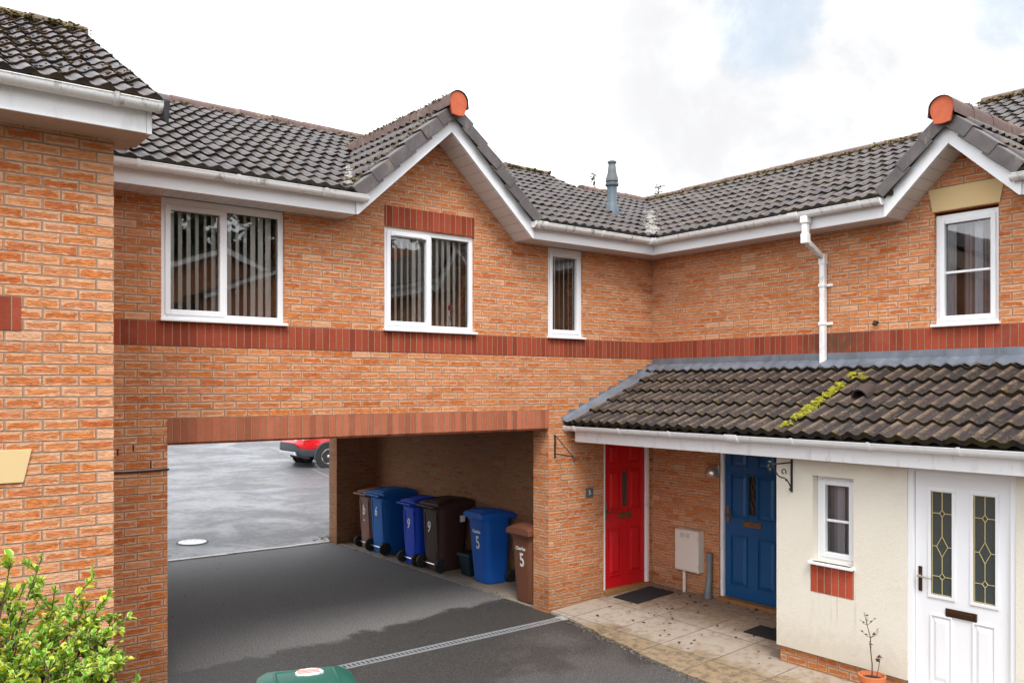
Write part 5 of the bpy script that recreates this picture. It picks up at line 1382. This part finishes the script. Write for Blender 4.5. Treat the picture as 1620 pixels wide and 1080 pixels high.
mb = MB(); mb.tube([(XB-.045, 7.115, .64), (XB-.045, 7.115, .36), (XB-.075, 7.11, .27), (XB-.085, 7.11, .12)], [.036, .036, .042, .046], 14); mb.build('pipe', plain('grey_pipe', (.17,.185,.195), .5, .15), GP, smooth=True)
mb = MB(); mb.tube([(XB-.045, 7.115, .60), (XB-.045, 7.115, .70)], [.044, .040], 14); mb.tube([(XB-.080, 7.11, .215), (XB-.085, 7.11, .12)], [.050, .054], 14); mb.build('collar', plain('grey_pipe_collar', (.15,.165,.175), .5, .15), GP, smooth=True)

# ================================================================ ground-level things
def mat_thing(label, x0, x1, y0, y1, z, rot=0, seed=1):
    mb = MB(); cx, cy = (x0+x1)/2, (y0+y1)/2; n = 14; m_ = 10
    dzx = .055 if cx > 6.75 else 0
    M = Matrix.Translation((cx, cy, 0)) @ Matrix.Rotation(rot, 4, 'Z')
    hx, hy = (x1-x0)/2, (y1-y0)/2
    def Pt(i, j, up):
        x, y = -hx+2*hx*i/n, -hy+2*hy*j/m_
        p = M @ Vector((x, y, 0)); e = min(i, n-i, j, m_-j)
        return (p.x, p.y, pz(p.x)+.004+(.012+.002*mnoise.noise(Vector((p.x*9, p.y*9, seed))) if up else 0) - (.004 if up and e == 0 else 0))
    for i in range(n):
        for j in range(m_): mb.quad(Pt(i, j, 1), Pt(i+1, j, 1), Pt(i+1, j+1, 1), Pt(i, j+1, 1))
    ring = [(i, 0) for i in range(n)] + [(n, j) for j in range(m_)] + [(i, m_) for i in range(n, 0, -1)] + [(0, j) for j in range(m_, 0, -1)]
    for a, b in zip(ring, ring[1:]+ring[:1]): mb.quad(Pt(*a, 0), Pt(*b, 0), Pt(*b, 1), Pt(*a, 1))
    o = mb.build('doormat', MATB, loc=(cx, cy, pz(cx))); tag(o, label, 'doormat', 'black doormats on the paving'); return o
mat_thing('black rubber doormat flecked with debris in front of the red door', 7.86, 8.56, 7.57, 8.0, .1, .02, 1)
mat_thing('small black doormat by the blue door, half hidden by the cream wall', 7.90, 8.22, 5.45, 5.97, .1, 0, 2)

DC = thing('drain_channel', 'galvanised slotted drain channel crossing the drive in front of the archway', 'drain', (4.4, 7.86, 0))
mb = MB(); mb.box(1.5, 6.80, 7.795, 7.815, -.05, .009); mb.box(1.5, 6.80, 7.905, 7.925, -.05, .009); mb.build('rail', plain('galvanised', (.50,.52,.54), .5, .3, 25, metal=.6, dirt=.35), DC)
mb = MB(); x = 1.5
while x < 6.78:
    mb.box(x, x+.028, 7.815, 7.905, -.012, .006); x += .052
mb.build('grating', plain('galvanised_bars', (.50,.52,.54), .5, .3, 25, metal=.6, dirt=.5), DC)
mb = MB(); mb.box(1.5, 6.80, 7.815, 7.905, -.05, -.03); mb.build('trough', BLACKP, DC)
# the driveway sheet lies under the channel, so its trough floor sits just above it
for o_ in DC.children:
    if o_.name.startswith('trough'): o_.location.z += .032
mb = MB(); mb.box(6.80, 6.92, 7.78, 7.94, .004, .014); mb.build('end_cap', plain('drain_cap', (.40,.41,.40), .7, .3, 20, dirt=.5), DC, bevel=.004)

MC = thing('manhole_cover', 'round pale manhole cover set in the wet car park by the kerb', 'manhole cover', (4.80, 15.6, zc(15.6)))
Mt = Matrix.Translation((4.80, 15.6, zc(15.6)+.006)) @ Matrix.Rotation(.03, 4, 'X')
mb = MB(); mb.lathe([(.24, -.02), (.24, .010), (.22, .014), (.21, .012), (.02, .013)], 32, Mt); mb.build('cover', plain('manhole_wet', (.46,.47,.48), .28, .2, 12, metal=.25), MC, smooth=True)
mb = MB(); mb.lathe([(.275, -.03), (.275, .006), (.25, .012), (.25, -.02)], 32, Mt); mb.build('rim', plain('manhole_rim', (.07,.07,.06), .7, .4, 12, dirt=.6, dirtcol=(.12,.11,.03)), MC)

# fallen leaves and grit: nobody could count them
mb = MB(); rq = random.Random(77)
def leaf(mb, p, s, a, tilt, curl):
    M = Matrix.Translation(p) @ Matrix.Rotation(a, 4, 'Z') @ Matrix.Rotation(tilt, 4, 'X')
    L = [(-1, 0, 0), (-.3, .42, curl), (.5, .3, curl*.6), (1, 0, 0), (.5, -.3, curl*.7), (-.3, -.42, curl)]
    mb.add([M @ Vector((x*s, y*s, z*s)) for x, y, z in L], [(0, 1, 2, 3), (0, 3, 4, 5)])
for i in range(105):
    k = rq.random()
    x = 7.0 + 1.7*rq.random()**.8; y = rq.uniform(5.25, 8.0)
    if k < .25: x = 8.72 - abs(rq.gauss(0, .12))
    leaf(mb, (x, y, pz(x)+.006), rq.uniform(.012, .038), rq.uniform(0, 6), rq.uniform(-.2, .2), rq.uniform(.05, .5))
o = mb.build('fallen_leaves', plain('dead_leaf', (.22,.11,.045), .8, .7, 40), recalc=False); tag(o, 'brown fallen leaves scattered over the paving by the doors', 'leaves', None, 'stuff')
mb = MB(); rq = random.Random(78)
for i in range(260):   # loose grit along the broken tarmac edge
    y = rq.uniform(4.6, 7.9); x = path_x(y) + rq.gauss(-.03, .035); mb.ico((x, y, .008), rq.uniform(.005, .016), (1, 1, .7), 1, .3, i)
for i in range(120):
    x = 6.90+rq.gauss(0, .06); y = rq.uniform(8.5, 14.0); mb.ico((x, y, .012), rq.uniform(.005, .014), (1, 1, .7), 1, .3, i)
for i in range(40):
    x = rq.uniform(2.4, 6.8); y = rq.uniform(8.3, 14); mb.ico((x, y, .004), rq.uniform(.004, .010), (1, 1, .7), 1, .3, i)
o = mb.build('gravel', plain('grit', (.30,.26,.22), .9, .7, 60), recalc=False); tag(o, 'loose grit along the broken tarmac edges of the drive', 'gravel', None, 'stuff')
mb = MB(); rq = random.Random(79)
for i in range(110):   # weeds sprouting along the kerb joint
    x = rq.choice([3.9, 6.75, 6.82, 3.2, 2.5, 6.8]) + rq.gauss(0, .12); leaf(mb, (min(x, 6.86), 14.36+rq.gauss(0, .03), .03+rq.random()*.08), rq.uniform(.012, .03), rq.uniform(0, 6), rq.uniform(-1, 1), .3)
o = mb.build('weeds', plain('weed_green', (.22,.30,.03), .7, .5, 30), recalc=False); tag(o, 'small green weeds sprouting along the kerb under the archway', 'weeds', None, 'stuff')

# potted seedling against the cream wall
PT = thing('potted_plant', 'terracotta pot holding a spindly bare plant against the cream wall', 'plant', (7.17, 4.03, pz(7.17)))
zp = pz(7.17); M_ = Matrix.Translation((7.17, 4.03, zp))
mb = MB(); mb.lathe([(.075, 0), (.100, .185), (.114, .187), (.117, .236), (.105, .239), (.096, .19), (.092, .185)], 28, M_); mb.build('pot', TERRA, PT, smooth=True)
mb = MB(); mb.lathe([(.04, .18), (.097, .202), (.05, .214), (.01, .218)], 20, M_); mb.build('soil', SOIL, PT)
mb = MB(); B = Vector((7.17, 4.03, zp+.21))
main = [B+Vector(p) for p in ((0, 0, 0), (.008, .004, .12), (-.006, .010, .24), (.006, .018, .35), (-.004, .045, .46), (.0, .075, .56))]
mb.tube(main, [.006, .005, .0045, .004, .003, .002], 6)
sec = [B+Vector(p) for p in ((.02, -.03, 0), (.03, -.045, .10), (.025, -.06, .18))]; mb.tube(sec, [.004, .003, .002], 6)
lf = []
for (t, dx, dy, dz_) in ((2, .05, .04, .06), (2, -.05, -.03, .07), (3, .06, -.04, .05), (3, -.04, .06, .05), (4, .04, -.05, .06), (4, -.03, .05, .04), (3, .0, -.07, .09), (4, .05, .03, .07)):
    a = main[t]; b = a+Vector((dx, dy, dz_)); mb.tube([a, (a+b)/2+Vector((0, 0, -.008)), b], [.0025, .002, .0015], 5); lf += [b, (a+b)/2]
mb.build('stem', TWIG, PT)
mb = MB(); rq = random.Random(4)
for p in lf+[sec[-1], sec[-1]+Vector((.01, .01, .02)), sec[-1]+Vector((-.02, .01, .01)), main[-1]]: leaf(mb, tuple(p), rq.uniform(.012, .024), rq.uniform(0, 6), rq.uniform(-.9, .9), .3)
for q_ in range(4): leaf(mb, tuple(sec[-1]+Vector((rq.gauss(0, .012), rq.gauss(0, .012), rq.gauss(0, .02)))), .028, rq.uniform(0, 6), rq.uniform(-.9, .9), .3)
mb.build('leaf', plain('dark_red_leaf', (.11,.022,.02), .6, .5, 40), PT, recalc=False)

# ================================================================ variegated shrub in front of the left house
def leaf_mat(name, green, yel, pale, vary):
    m, g, b = new_mat(name); at = g.n('ShaderNodeAttribute', attribute_name='tile'); r, e, k = g.sep(at.outputs['Vector'])[:3]
    c = g.mix(r, green, tuple(x*1.7 for x in green))
    c = g.mix(g.ss(r, vary, min(1, vary+.25)), c, yel)
    edge = g.ss(g.m('ADD', e, g.m('MULTIPLY', g.m('SUBTRACT', g.noise(g.pos(), 90, 3), .5), 1.1)), .45, .95)
    c = g.mix(g.m('MULTIPLY', edge, .75), c, pale)
    c = g.mix(g.m('MULTIPLY', g.ss(r, .04, .0), .8), c, (.16, .09, .02))
    setb(g, b, c, .58, spec=.3)
    b.inputs['Subsurface Weight'].default_value = 0
    nt = m.node_tree; tl = g.n('ShaderNodeBsdfTranslucent'); g.put(tl.inputs[0], c); mxs = g.n('ShaderNodeMixShader'); mxs.inputs[0].default_value = .3
    out = nt.nodes['Material Output']; nt.links.new(b.outputs[0], mxs.inputs[1]); nt.links.new(tl.outputs[0], mxs.inputs[2]); nt.links.new(mxs.outputs[0], out.inputs[0])
    return m
def big_leaf(mb, p, d, up, L, W, r, fold=.25, curl=.2):
    d = d.normalized(); s = d.cross(up)
    s = s.normalized() if s.length > .01 else Vector((1, 0, 0)); n = s.cross(d).normalized()
    rows = [(0, 0), (.22, .7), (.5, 1.0), (.8, .72), (1, 0)]
    vs = []; at = []
    for t, w_ in rows:
        c = p + d*(L*t) - n*(curl*L*t*t)
        vs.append(c); at.append((r, 0, t))
        if 0 < w_: 
            vs += [c + s*(W*w_/2) + n*(fold*W*w_/2), c - s*(W*w_/2) + n*(fold*W*w_/2)]; at += [(r, 1, t)]*2
    o = len(mb.v); mb.v += [tuple(v) for v in vs]; mb.a += at
    F = [(0, 1, 4, 3), (0, 3, 5, 2), (3, 4, 7, 6), (3, 6, 8, 5), (6, 7, 10, 9), (6, 9, 11, 8), (9, 10, 12), (9, 12, 11)]
    # index map: 0 base, 1c,1l,1r -> 1..3 etc.
    F = [(0, 2, 1), (0, 1, 3), (1, 2, 5, 4), (1, 4, 6, 3), (4, 5, 8, 7), (4, 7, 9, 6), (7, 8, 10), (7, 10, 9)]
    for f in F: mb.f.append([o+i for i in f]); mb.mi.append(0)
SH = thing('shrub', 'leafy yellow-green variegated shrub growing against the left house wall', 'shrub', (.55, 5.75, 0))
lv = MB(); st = MB(); rq = random.Random(90)
# (pixel u, v, depth) targets give the outline its uneven height; stems rise from a common base
tips = []
def at_px(u, v, dep): 
    r = (u-810)/FOC; return Vector((dep*(0.6115+.791*r), dep*(.791-.6115*r), H+(610-v)/FOC*dep))
for (u, v, dep) in ((18, 884, 5.0), (66, 882, 5.0), (5, 930, 5.1), (40, 920, 5.2), (88, 926, 5.1), (-40, 905, 5.1), (60, 950, 5.2), (20, 960, 4.9), (118, 944, 5.2), (100, 972, 5.0), (140, 955, 5.2), (165, 948, 5.2), (150, 980, 5.1),
                    (185, 975, 5.2), (130, 1000, 4.9), (192, 1010, 5.1), (80, 985, 4.9), (50, 1000, 4.8), (10, 1005, 4.8), (170, 1030, 5.0), (110, 1040, 4.8), (60, 1045, 4.7), (20, 1050, 4.7), (190, 1045, 5.0), (150, 1060, 4.8), (-30, 980, 4.9), (-60, 1040, 4.8), (95, 1075, 4.7), (40, 1085, 4.6), (180, 1090, 5.0), (140, 1110, 4.8), (70, 1120, 4.7), (10, 1110, 4.7), (200, 1130, 5.0), (-20, 1150, 4.8), (110, 1160, 4.8), (60, 1200, 4.8), (170, 1190, 5.0), (200, 1240, 5.1), (20, 1240, 4.9), (120, 1250, 4.9), (30, 1010, 4.9), (75, 1015, 4.9), (120, 1020, 4.9), (160, 1005, 5.0), (100, 1055, 4.8), (50, 1075, 4.7), (145, 1045, 4.9), (0, 1065, 4.7), (80, 1045, 4.7), (120, 1085, 4.7), (165, 1070, 4.9), (25, 1100, 4.6), (-10, 1020, 4.8), (185, 1065, 5.0)):
    tips.append(at_px(u, v, dep))
for ti, T in enumerate(tips):
    base = Vector((.50+rq.gauss(0, .12), 5.65+rq.gauss(0, .10), .0)); k1 = base.lerp(T, .5) + Vector((rq.gauss(0, .05), rq.gauss(0, .05), .12)); k2 = base.lerp(T, .8) + Vector((rq.gauss(0, .03), rq.gauss(0, .03), .05))
    st.tube([base, k1, k2, T], [.014, .009, .005, .0025], 6)
    big = ti in (0, 1)
    subs = [(k2, T)]
    for q_ in range(rq.randint(5, 8)):
        a = k1.lerp(T, rq.uniform(.35, .95)); e = a + Vector((rq.gauss(0, .09), rq.gauss(0, .09), rq.uniform(.02, .14)))
        if ti == 1 or ti == 0: e = a + Vector((rq.gauss(0, .05), rq.gauss(0, .05), rq.uniform(.0, .06)))
        st.tube([a, (a+e)/2+Vector((0, 0, .01)), e], [.004, .003, .002], 5); subs.append((a, e))
    for a, e in subs:
        dirv = (e-a).normalized(); n_ = rq.randint(24, 32)
        for q_ in range(n_):
            t = rq.uniform(.25, 1.02); p = a.lerp(e, t); ang = rq.uniform(0, 2*PI)
            x = dirv.orthogonal().normalized(); y = dirv.cross(x); o_ = x*math.cos(ang)+y*math.sin(ang)
            d = (o_*rq.uniform(.6, 1.1) + dirv*rq.uniform(.3, 1.0) + Vector((0, 0, .2)))
            L = (.018+.034*rq.random()**1.6)*(1.7 if rq.random() < .07 else 1)
            big_leaf(lv, p, d, Vector((rq.gauss(0, .3), rq.gauss(0, .3), 1)), L, L*rq.uniform(.55, .75), rq.random(), rq.uniform(.1, .4), rq.uniform(-.1, .4))
lv.build('foliage', leaf_mat('variegated_leaf', (.14,.33,.016), (.56,.58,.025), (.78,.80,.34), .52), SH, attr=True, recalc=False)
st.build('stems', TWIG, SH)

# ================================================================ red car in the car park
def make_car(loc, rot):
    M = Matrix.Translation(loc) @ Matrix.Rotation(rot, 4, 'Z')
    t = thing('parked_car', 'red hatchback with dark lower trim parked in the wet car park beyond the archway', 'car', tuple(loc))
    PAINT = plain('red_car_paint', (.55,.005,.010), .16, .04); b_ = PAINT.node_tree.nodes['Principled BSDF']; b_.inputs['Coat Weight'].default_value = .6
    TRIM = plain('dark_car_trim', (.025,.03,.04), .5, .1)
    CG = plain('car_glass', (.015,.018,.02), .06, .05); LAMP = plain('red_lamp', (.45,.015,.012), .12, .1); LAMPW = plain('clear_lamp', (.7,.68,.68), .12, .05)
    V = lambda x, y, z: M @ Vector((x, y, z))
    L0, L1, Wd = -2.15, 2.25, .92
    # plan half-width and lower/upper body height along the length (x<0 rear)
    xs = [-2.19, -2.15, -2.05, -1.9, -1.65, -1.3, -.8, 0, .8, 1.3, 1.7, 2.0, 2.18, 2.25]
    hwid = [.55, .70, .82, .885, .915, .92, .92, .92, .92, .91, .88, .80, .66, .50]
    belt = [.80, .90, .98, 1.02, 1.03, 1.02, 1.00, .98, .97, .95, .90, .84, .74, .66]
    low = [.52, .42, .36, .34, .33, .32, .31, .30, .30, .31, .32, .34, .40, .46]
    def loft(rows, name, mat, par, close=True):
        mb = MB(); n = len(rows[0]); vs = [V(*p) for r_ in rows for p in r_]
        fs = [(i*n+k, i*n+k+1, (i+1)*n+k+1, (i+1)*n+k) for i in range(len(rows)-1) for k in range(n-1)]
        fs += [tuple(range(n)), tuple((len(rows)-1)*n+k for k in range(n))]
        mb.add(vs, fs); return mb.build(name, mat, par, smooth=True)
    rows = []
    for x, w_, b, l in zip(xs, hwid, belt, low):
        m_ = (b+l)/2
        prof = [(w_*.93, l+.18), (w_*.985, l+.24), (w_, m_+.03), (w_*.985, m_+.14), (w_*.955, b-.03), (w_*.90, b)]
        rows.append([(x, -p, z) for p, z in prof] + [(x, p, z) for p, z in prof[::-1]])
    body = loft(rows, 'body', PAINT, t)
    rows = []
    for x, w_, b, l in zip(xs, hwid, belt, low):
        prof = [(w_*.90, l), (w_*.985, l+.03), (w_*1.0, l+.15), (w_*.985, l+.235), (w_*.90, l+.24)]
        xx = x - (.03 if x < -2.0 else 0)
        rows.append([(xx, -p, z) for p, z in prof] + [(xx, p, z) for p, z in prof[::-1]])
    loft(rows, 'bumper_trim', TRIM, t)
    # cabin
    cx = [-2.02, -1.75, -1.3, -.6, 0, .45, .80, 1.20]; cz = [1.03, 1.32, 1.54, 1.60, 1.59, 1.52, 1.36, 1.00]; cw = [.78, .74, .70, .69, .69, .70, .74, .80]
    rows = []
    for x, z, w_ in zip(cx, cz, cw): rows.append([(x, -.87, .96), (x, -w_*.5-.42*.86 if z < 1.1 else -.80, min(z, 1.10)), (x, -w_, z-.05), (x, -w_*.85, z), (x, w_*.85, z), (x, w_, z-.05), (x, .80, min(z, 1.10)), (x, .87, .96)])
    loft(rows, 'cabin_glass', CG, t)
    rows = [[(x, -w_-.01, z-.06), (x, -w_*.86, z+.012), (x, w_*.86, z+.012), (x, w_+.01, z-.06)] for x, z, w_ in list(zip(cx, cz, cw))[1:6]]
    loft(rows, 'roof', PAINT, t)
    for sy in (-1, 1):
        mb = MB()
        for xa, za, xb, zb in ((-1.95, 1.0, -1.45, 1.50), (-1.0, 1.0, -.95, 1.54), (.05, .99, .02, 1.55), (1.22, .98, .62, 1.45)):
            a = V(xa, sy*.865, za); b = V(xb, sy*.725, zb); mb.tube([a, b], .05, 6)
        mb.build('pillar', PAINT, t, smooth=True)
        # wheels over black discs that paint the shaded arch openings, with cladding rings
        for xw in (-1.27, 1.33):
            Mw = M @ Matrix.Translation((xw, sy*.80, .345)) @ Matrix.Rotation(PI/2*sy, 4, 'X') @ Matrix.Rotation(0, 4, 'Z')
            mb = MB(); mb.lathe([(.02, -.137), (.405, -.137), (.405, -.06), (.02, -.06)], 32, Mw); arch = mb.build('arch_shade_disc', BLACKP, t)
            mb = MB()
            pts = [V(xw+.43*math.cos(a), sy*(.905 if True else 0), .345+.43*math.sin(a)) for a in [-.25+ (PI+.5)*i/20 for i in range(21)]]
            mb.tube(pts, .038, 6); mb.build('cladding', TRIM, arch, smooth=True)
            mb = MB(); mb.lathe([(.215, -.10), (.315, -.143), (.345, -.125), (.345, .06), (.3, .09), (.215, .09)], 36, Mw, False); wh = mb.build('wheel', RUBBER, t, smooth=True)
            mb = MB(); mb.lathe([(.235, -.144), (.222, -.146), (.21, -.11), (.21, .05), (.235, .05)], 36, Mw, False)
            for k in range(5):
                a = 2*PI*k/5+.3; c, s = math.cos(a), math.sin(a); px_, py_ = -s, c
                lo = [(.04*c+.030*px_, .04*s+.030*py_, -.13), (.222*c+.055*px_, .222*s+.055*py_, -.138), (.222*c-.055*px_, .222*s-.055*py_, -.138), (.04*c-.030*px_, .04*s-.030*py_, -.13)]
                hi = [(p[0], p[1], p[2]+.03) for p in lo]; mb.hexa([Mw @ Vector(p) for p in lo], [Mw @ Vector(p) for p in hi])
            mb.lathe([(.055, -.135), (.03, -.145), (.01, -.147)], 16, Mw); mb.build('rim', plain('alloy', (.60,.60,.62), .25, .05, metal=.9), wh)
            mb = MB(); mb.lathe([(.02, -.09), (.212, -.09), (.212, -.08), (.02, -.08)], 24, Mw); mb.build('brake_disc', BLACKP, wh)
        mb = MB(); mb.hexa([V(-2.20, sy*.50, .80), V(-2.02, sy*.845, .84), V(-1.85, sy*.90, .87), V(-1.86, sy*.87, .86)], [V(-2.13, sy*.50, .955), V(-1.98, sy*.80, .985), V(-1.80, sy*.885, .99), V(-1.86, sy*.80, .99)]); tl = mb.build('tail_light', LAMP, t, bevel=.01)
        mb = MB(); mb.hexa([V(-2.205, sy*.52, .85), V(-2.03, sy*.84, .88), V(-2.0, sy*.83, .88), V(-2.1, sy*.52, .85)], [V(-2.195, sy*.52, .89), V(-2.025, sy*.84, .915), V(-2.0, sy*.83, .915), V(-2.1, sy*.52, .89)]); mb.build('lens', LAMPW, tl)
        mb = MB(); mb.hexa([V(2.20, sy*.45, .66), V(2.0, sy*.80, .74), V(1.85, sy*.86, .78), V(1.95, sy*.5, .70)], [V(2.16, sy*.45, .74), V(1.95, sy*.80, .83), V(1.75, sy*.86, .87), V(1.9, sy*.5, .80)]); mb.build('headlight', LAMPW, t, bevel=.01)
        mb = MB(); mb.ico(V(.72, sy*1.0, 1.02), .10, (.7, 1.1, .8), 2, 0); mb.build('door_mirror', PAINT, t, smooth=True)
        for xh in (-.55, .42):
            mb = MB(); mb.tube([V(xh-.09, sy*.928, .86), V(xh+.09, sy*.93, .86)], .014, 6); mb.build('door_handle', PAINT, t)
    mb = MB(); mb.hexa([V(-2.235, -.62, .40), V(-2.235, .62, .40), V(-2.12, .62, .40), V(-2.12, -.62, .40)], [V(-2.245, -.58, .50), V(-2.245, .58, .50), V(-2.12, .58, .50), V(-2.12, -.58, .50)]); mb.build('skid_plate', plain('silver_plastic', (.6,.6,.62), .3, .05, metal=.5), t, bevel=.01)
    mb = MB(); mb.box(-1.75, 1.9, -.62, .62, .27, .42, M); mb.build('underbody', BLACKP, t)
    return t
make_car((12.93, 25.36, zc(25.0)-.01), 0.0)

# ================================================================ tree behind the roofs and trees behind the viewer
def tree(name, label, base, h, crown, n, seed, mat, leafsize=.10, trunk_r=.12, group=None, shoots=()):
    rq = random.Random(seed); t = thing(name, label, 'tree', base, group); b = Vector(base)
    tk = MB(); lv = MB(); top = b+Vector((0, 0, h*.82))
    tk.tube([b, b+Vector((rq.gauss(0, .1), rq.gauss(0, .1), h*.35)), b+Vector((rq.gauss(0, .15), rq.gauss(0, .15), h*.6)), top], [trunk_r, trunk_r*.8, trunk_r*.5, trunk_r*.15], 10)
    cl = []
    nb = max(10, n//150)
    for i in range(nb):
        a = rq.uniform(0, 2*PI); zz = rq.uniform(.35, 1.0); rad = crown*math.sin(PI*min(.95, max(.12, (zz-.22)/.8)))*rq.uniform(.5, 1.05)
        e = b+Vector((rad*math.cos(a), rad*math.sin(a), h*zz*.97)); s = b+Vector((0, 0, h*max(.25, zz-.28)))
        m_ = s.lerp(e, .5)+Vector((0, 0, h*.02)); tk.tube([s, m_, e], [trunk_r*.35, trunk_r*.2, .012], 6); cl.append((e, crown*rq.uniform(.22, .42)))
        cl.append((m_.lerp(e, .5), crown*rq.uniform(.15, .3)))
    for i in range(n):
        c, rr_2 = rq.choice(cl); p = c+Vector((rq.gauss(0, rr_2*.55), rq.gauss(0, rr_2*.55), rq.gauss(0, rr_2*.42)))
        if p.z > b.z+h: p.z = b.z+h-rq.random()*.3
        L = leafsize*rq.uniform(.6, 1.3); big_leaf(lv, p, Vector((rq.gauss(0, 1), rq.gauss(0, 1), rq.gauss(-.2, .6))), Vector((rq.gauss(0, .5), rq.gauss(0, .5), 1)), L, L*.6, rq.random(), .2, .2)
    for sb, se in shoots:
        sb, se = Vector(sb), Vector(se); tk.tube([sb, sb.lerp(se, .5)+Vector((.02, 0, 0)), se], [.022, .016, .010], 6)
        for i in range(80):
            p = sb.lerp(se, rq.uniform(.45, 1.02))+Vector((rq.gauss(0, .035), rq.gauss(0, .035), rq.gauss(0, .03))); L = rq.uniform(.07, .12)
            big_leaf(lv, p, Vector((rq.gauss(0, 1), rq.gauss(0, 1), rq.gauss(.2, .6))), Vector((0, 0, 1)), L, L*.6, rq.random(), .2, .2)
    tk.build('trunk', TWIG, t, smooth=True); lv.build('crown', mat, t, attr=True, recalc=False); return t
TL1 = leaf_mat('tree_leaf', (.035,.075,.015), (.09,.13,.03), (.05,.09,.02), .7); TL2 = leaf_mat('tree_leaf_dark', (.022,.05,.016), (.05,.09,.03), (.03,.06,.02), .75)
tree('tree', 'slender young tree behind the house, its top shoots showing over the roof', (16.0, 17.0, .1), 7.3, 1.6, 2600, 61, TL1, .09, .10, None,
     shoots=(((15.95, 17.0, 7.0), (15.98, 17.0, 8.62)), ((17.0, 15.9, 6.8), (17.30, 15.85, 8.26)), ((15.4, 17.6, 6.8), (15.45, 17.6, 8.36))))
for i, (x, y, h, c) in enumerate(((15.5, -19, 13.5, 4.0), (8.5, -22, 15.5, 5.0), (2.0, -20, 10.5, 3.6), (-5.5, -17, 11, 3.8), (21, -12, 11, 3.6))):
    tree('tree', ('tall broad dark tree behind the house that is only reflected in the windows', 'tallest dark tree behind the viewer, seen only in the window reflections', 'rounded dark tree behind the viewer, seen only in the window reflections', 'spreading dark tree far left behind the viewer, seen only in reflections', 'dark tree beyond the right-hand roofs, seen only in the window reflections')[i], (x, y, 0), h, c, 6500, 70+i, TL2, .55, .25, 'trees behind the viewer')

# house opposite: seen only mirrored in the panes
HO = thing('brick_house', 'neighbouring brick house behind the viewer, seen only mirrored in the upstairs windows', 'house', (8.3, -8.0, 0), GRP)
SO = .40
mb = MB(); mb.prism([(5.0, -.1), (11.6, -.1), (11.6, 5.35), (8.3, 6.66), (5.0, 5.35)], lambda x, z: (x, -8.0, z), lambda x, z: (x, -16.0, z)); mb.build('wall', BRICK, HO)
MH = Matrix.Translation((8.3, -8.0, 0)) @ Matrix.Rotation(PI, 4, 'Z')
bargeboard(HO, MH, 3.5, 5.24, SO, 6.64, .17, .17, y=-.35)
cO, sO = math.cos(math.atan(SO)), math.sin(math.atan(SO)); mb = MB()
slab(mb, (4.7, -7.6, 5.42), (0, -1, 0), (cO, 0, sO), 8.5, 3.62/cO, off=.03, th=.05); slab(mb, (11.9, -16.1, 5.42), (0, 1, 0), (-cO, 0, sO), 8.5, 3.62/cO, off=.03, th=.05)
mb.build('roof', TILE_B, HO, attr=True)
mb = MB(); mb.prism([(7.6, -.1), (11.4, -.1), (11.4, 5.3), (9.5, 6.05), (7.6, 5.3)], lambda x, z: (x, -6.9, z), lambda x, z: (x, -7.99, z)); mb.build('bay_wall', BRICK, HO)
bargeboard(HO, Matrix.Translation((9.5, -6.9, 0)) @ Matrix.Rotation(PI, 4, 'Z'), 2.1, 5.2, SO, 6.04, .15, .15, y=-.30)
mb = MB(); slab(mb, (7.3, -6.55, 5.32), (0, -1, 0), (cO, 0, sO), 1.4, 2.2/cO, off=.03, th=.05); slab(mb, (11.7, -7.95, 5.32), (0, 1, 0), (-cO, 0, sO), 1.4, 2.2/cO, off=.03, th=.05)
mb.build('bay_roof', TILE_B, HO, attr=True)
mb = MB(); mb.hexa([(4.8, -6.9, 4.62), (7.58, -6.9, 4.62), (7.58, -7.99, 4.62), (4.8, -7.99, 4.62)], [(4.8, -6.9, 4.70), (7.58, -6.9, 4.70), (7.58, -7.99, 5.15), (4.8, -7.99, 5.15)]); mb.build('lean_roof', TILE_B, HO)
mb = MB(); mb.box(4.8, 7.58, -6.90, -6.84, 4.50, 4.68); mb.build('lean_fascia', WHITE, HO)
make_window(HO, Matrix.Translation((9.5, -6.9, 3.4)) @ Matrix.Rotation(PI, 4, 'Z'), 1.2, 1.15, 'pair')
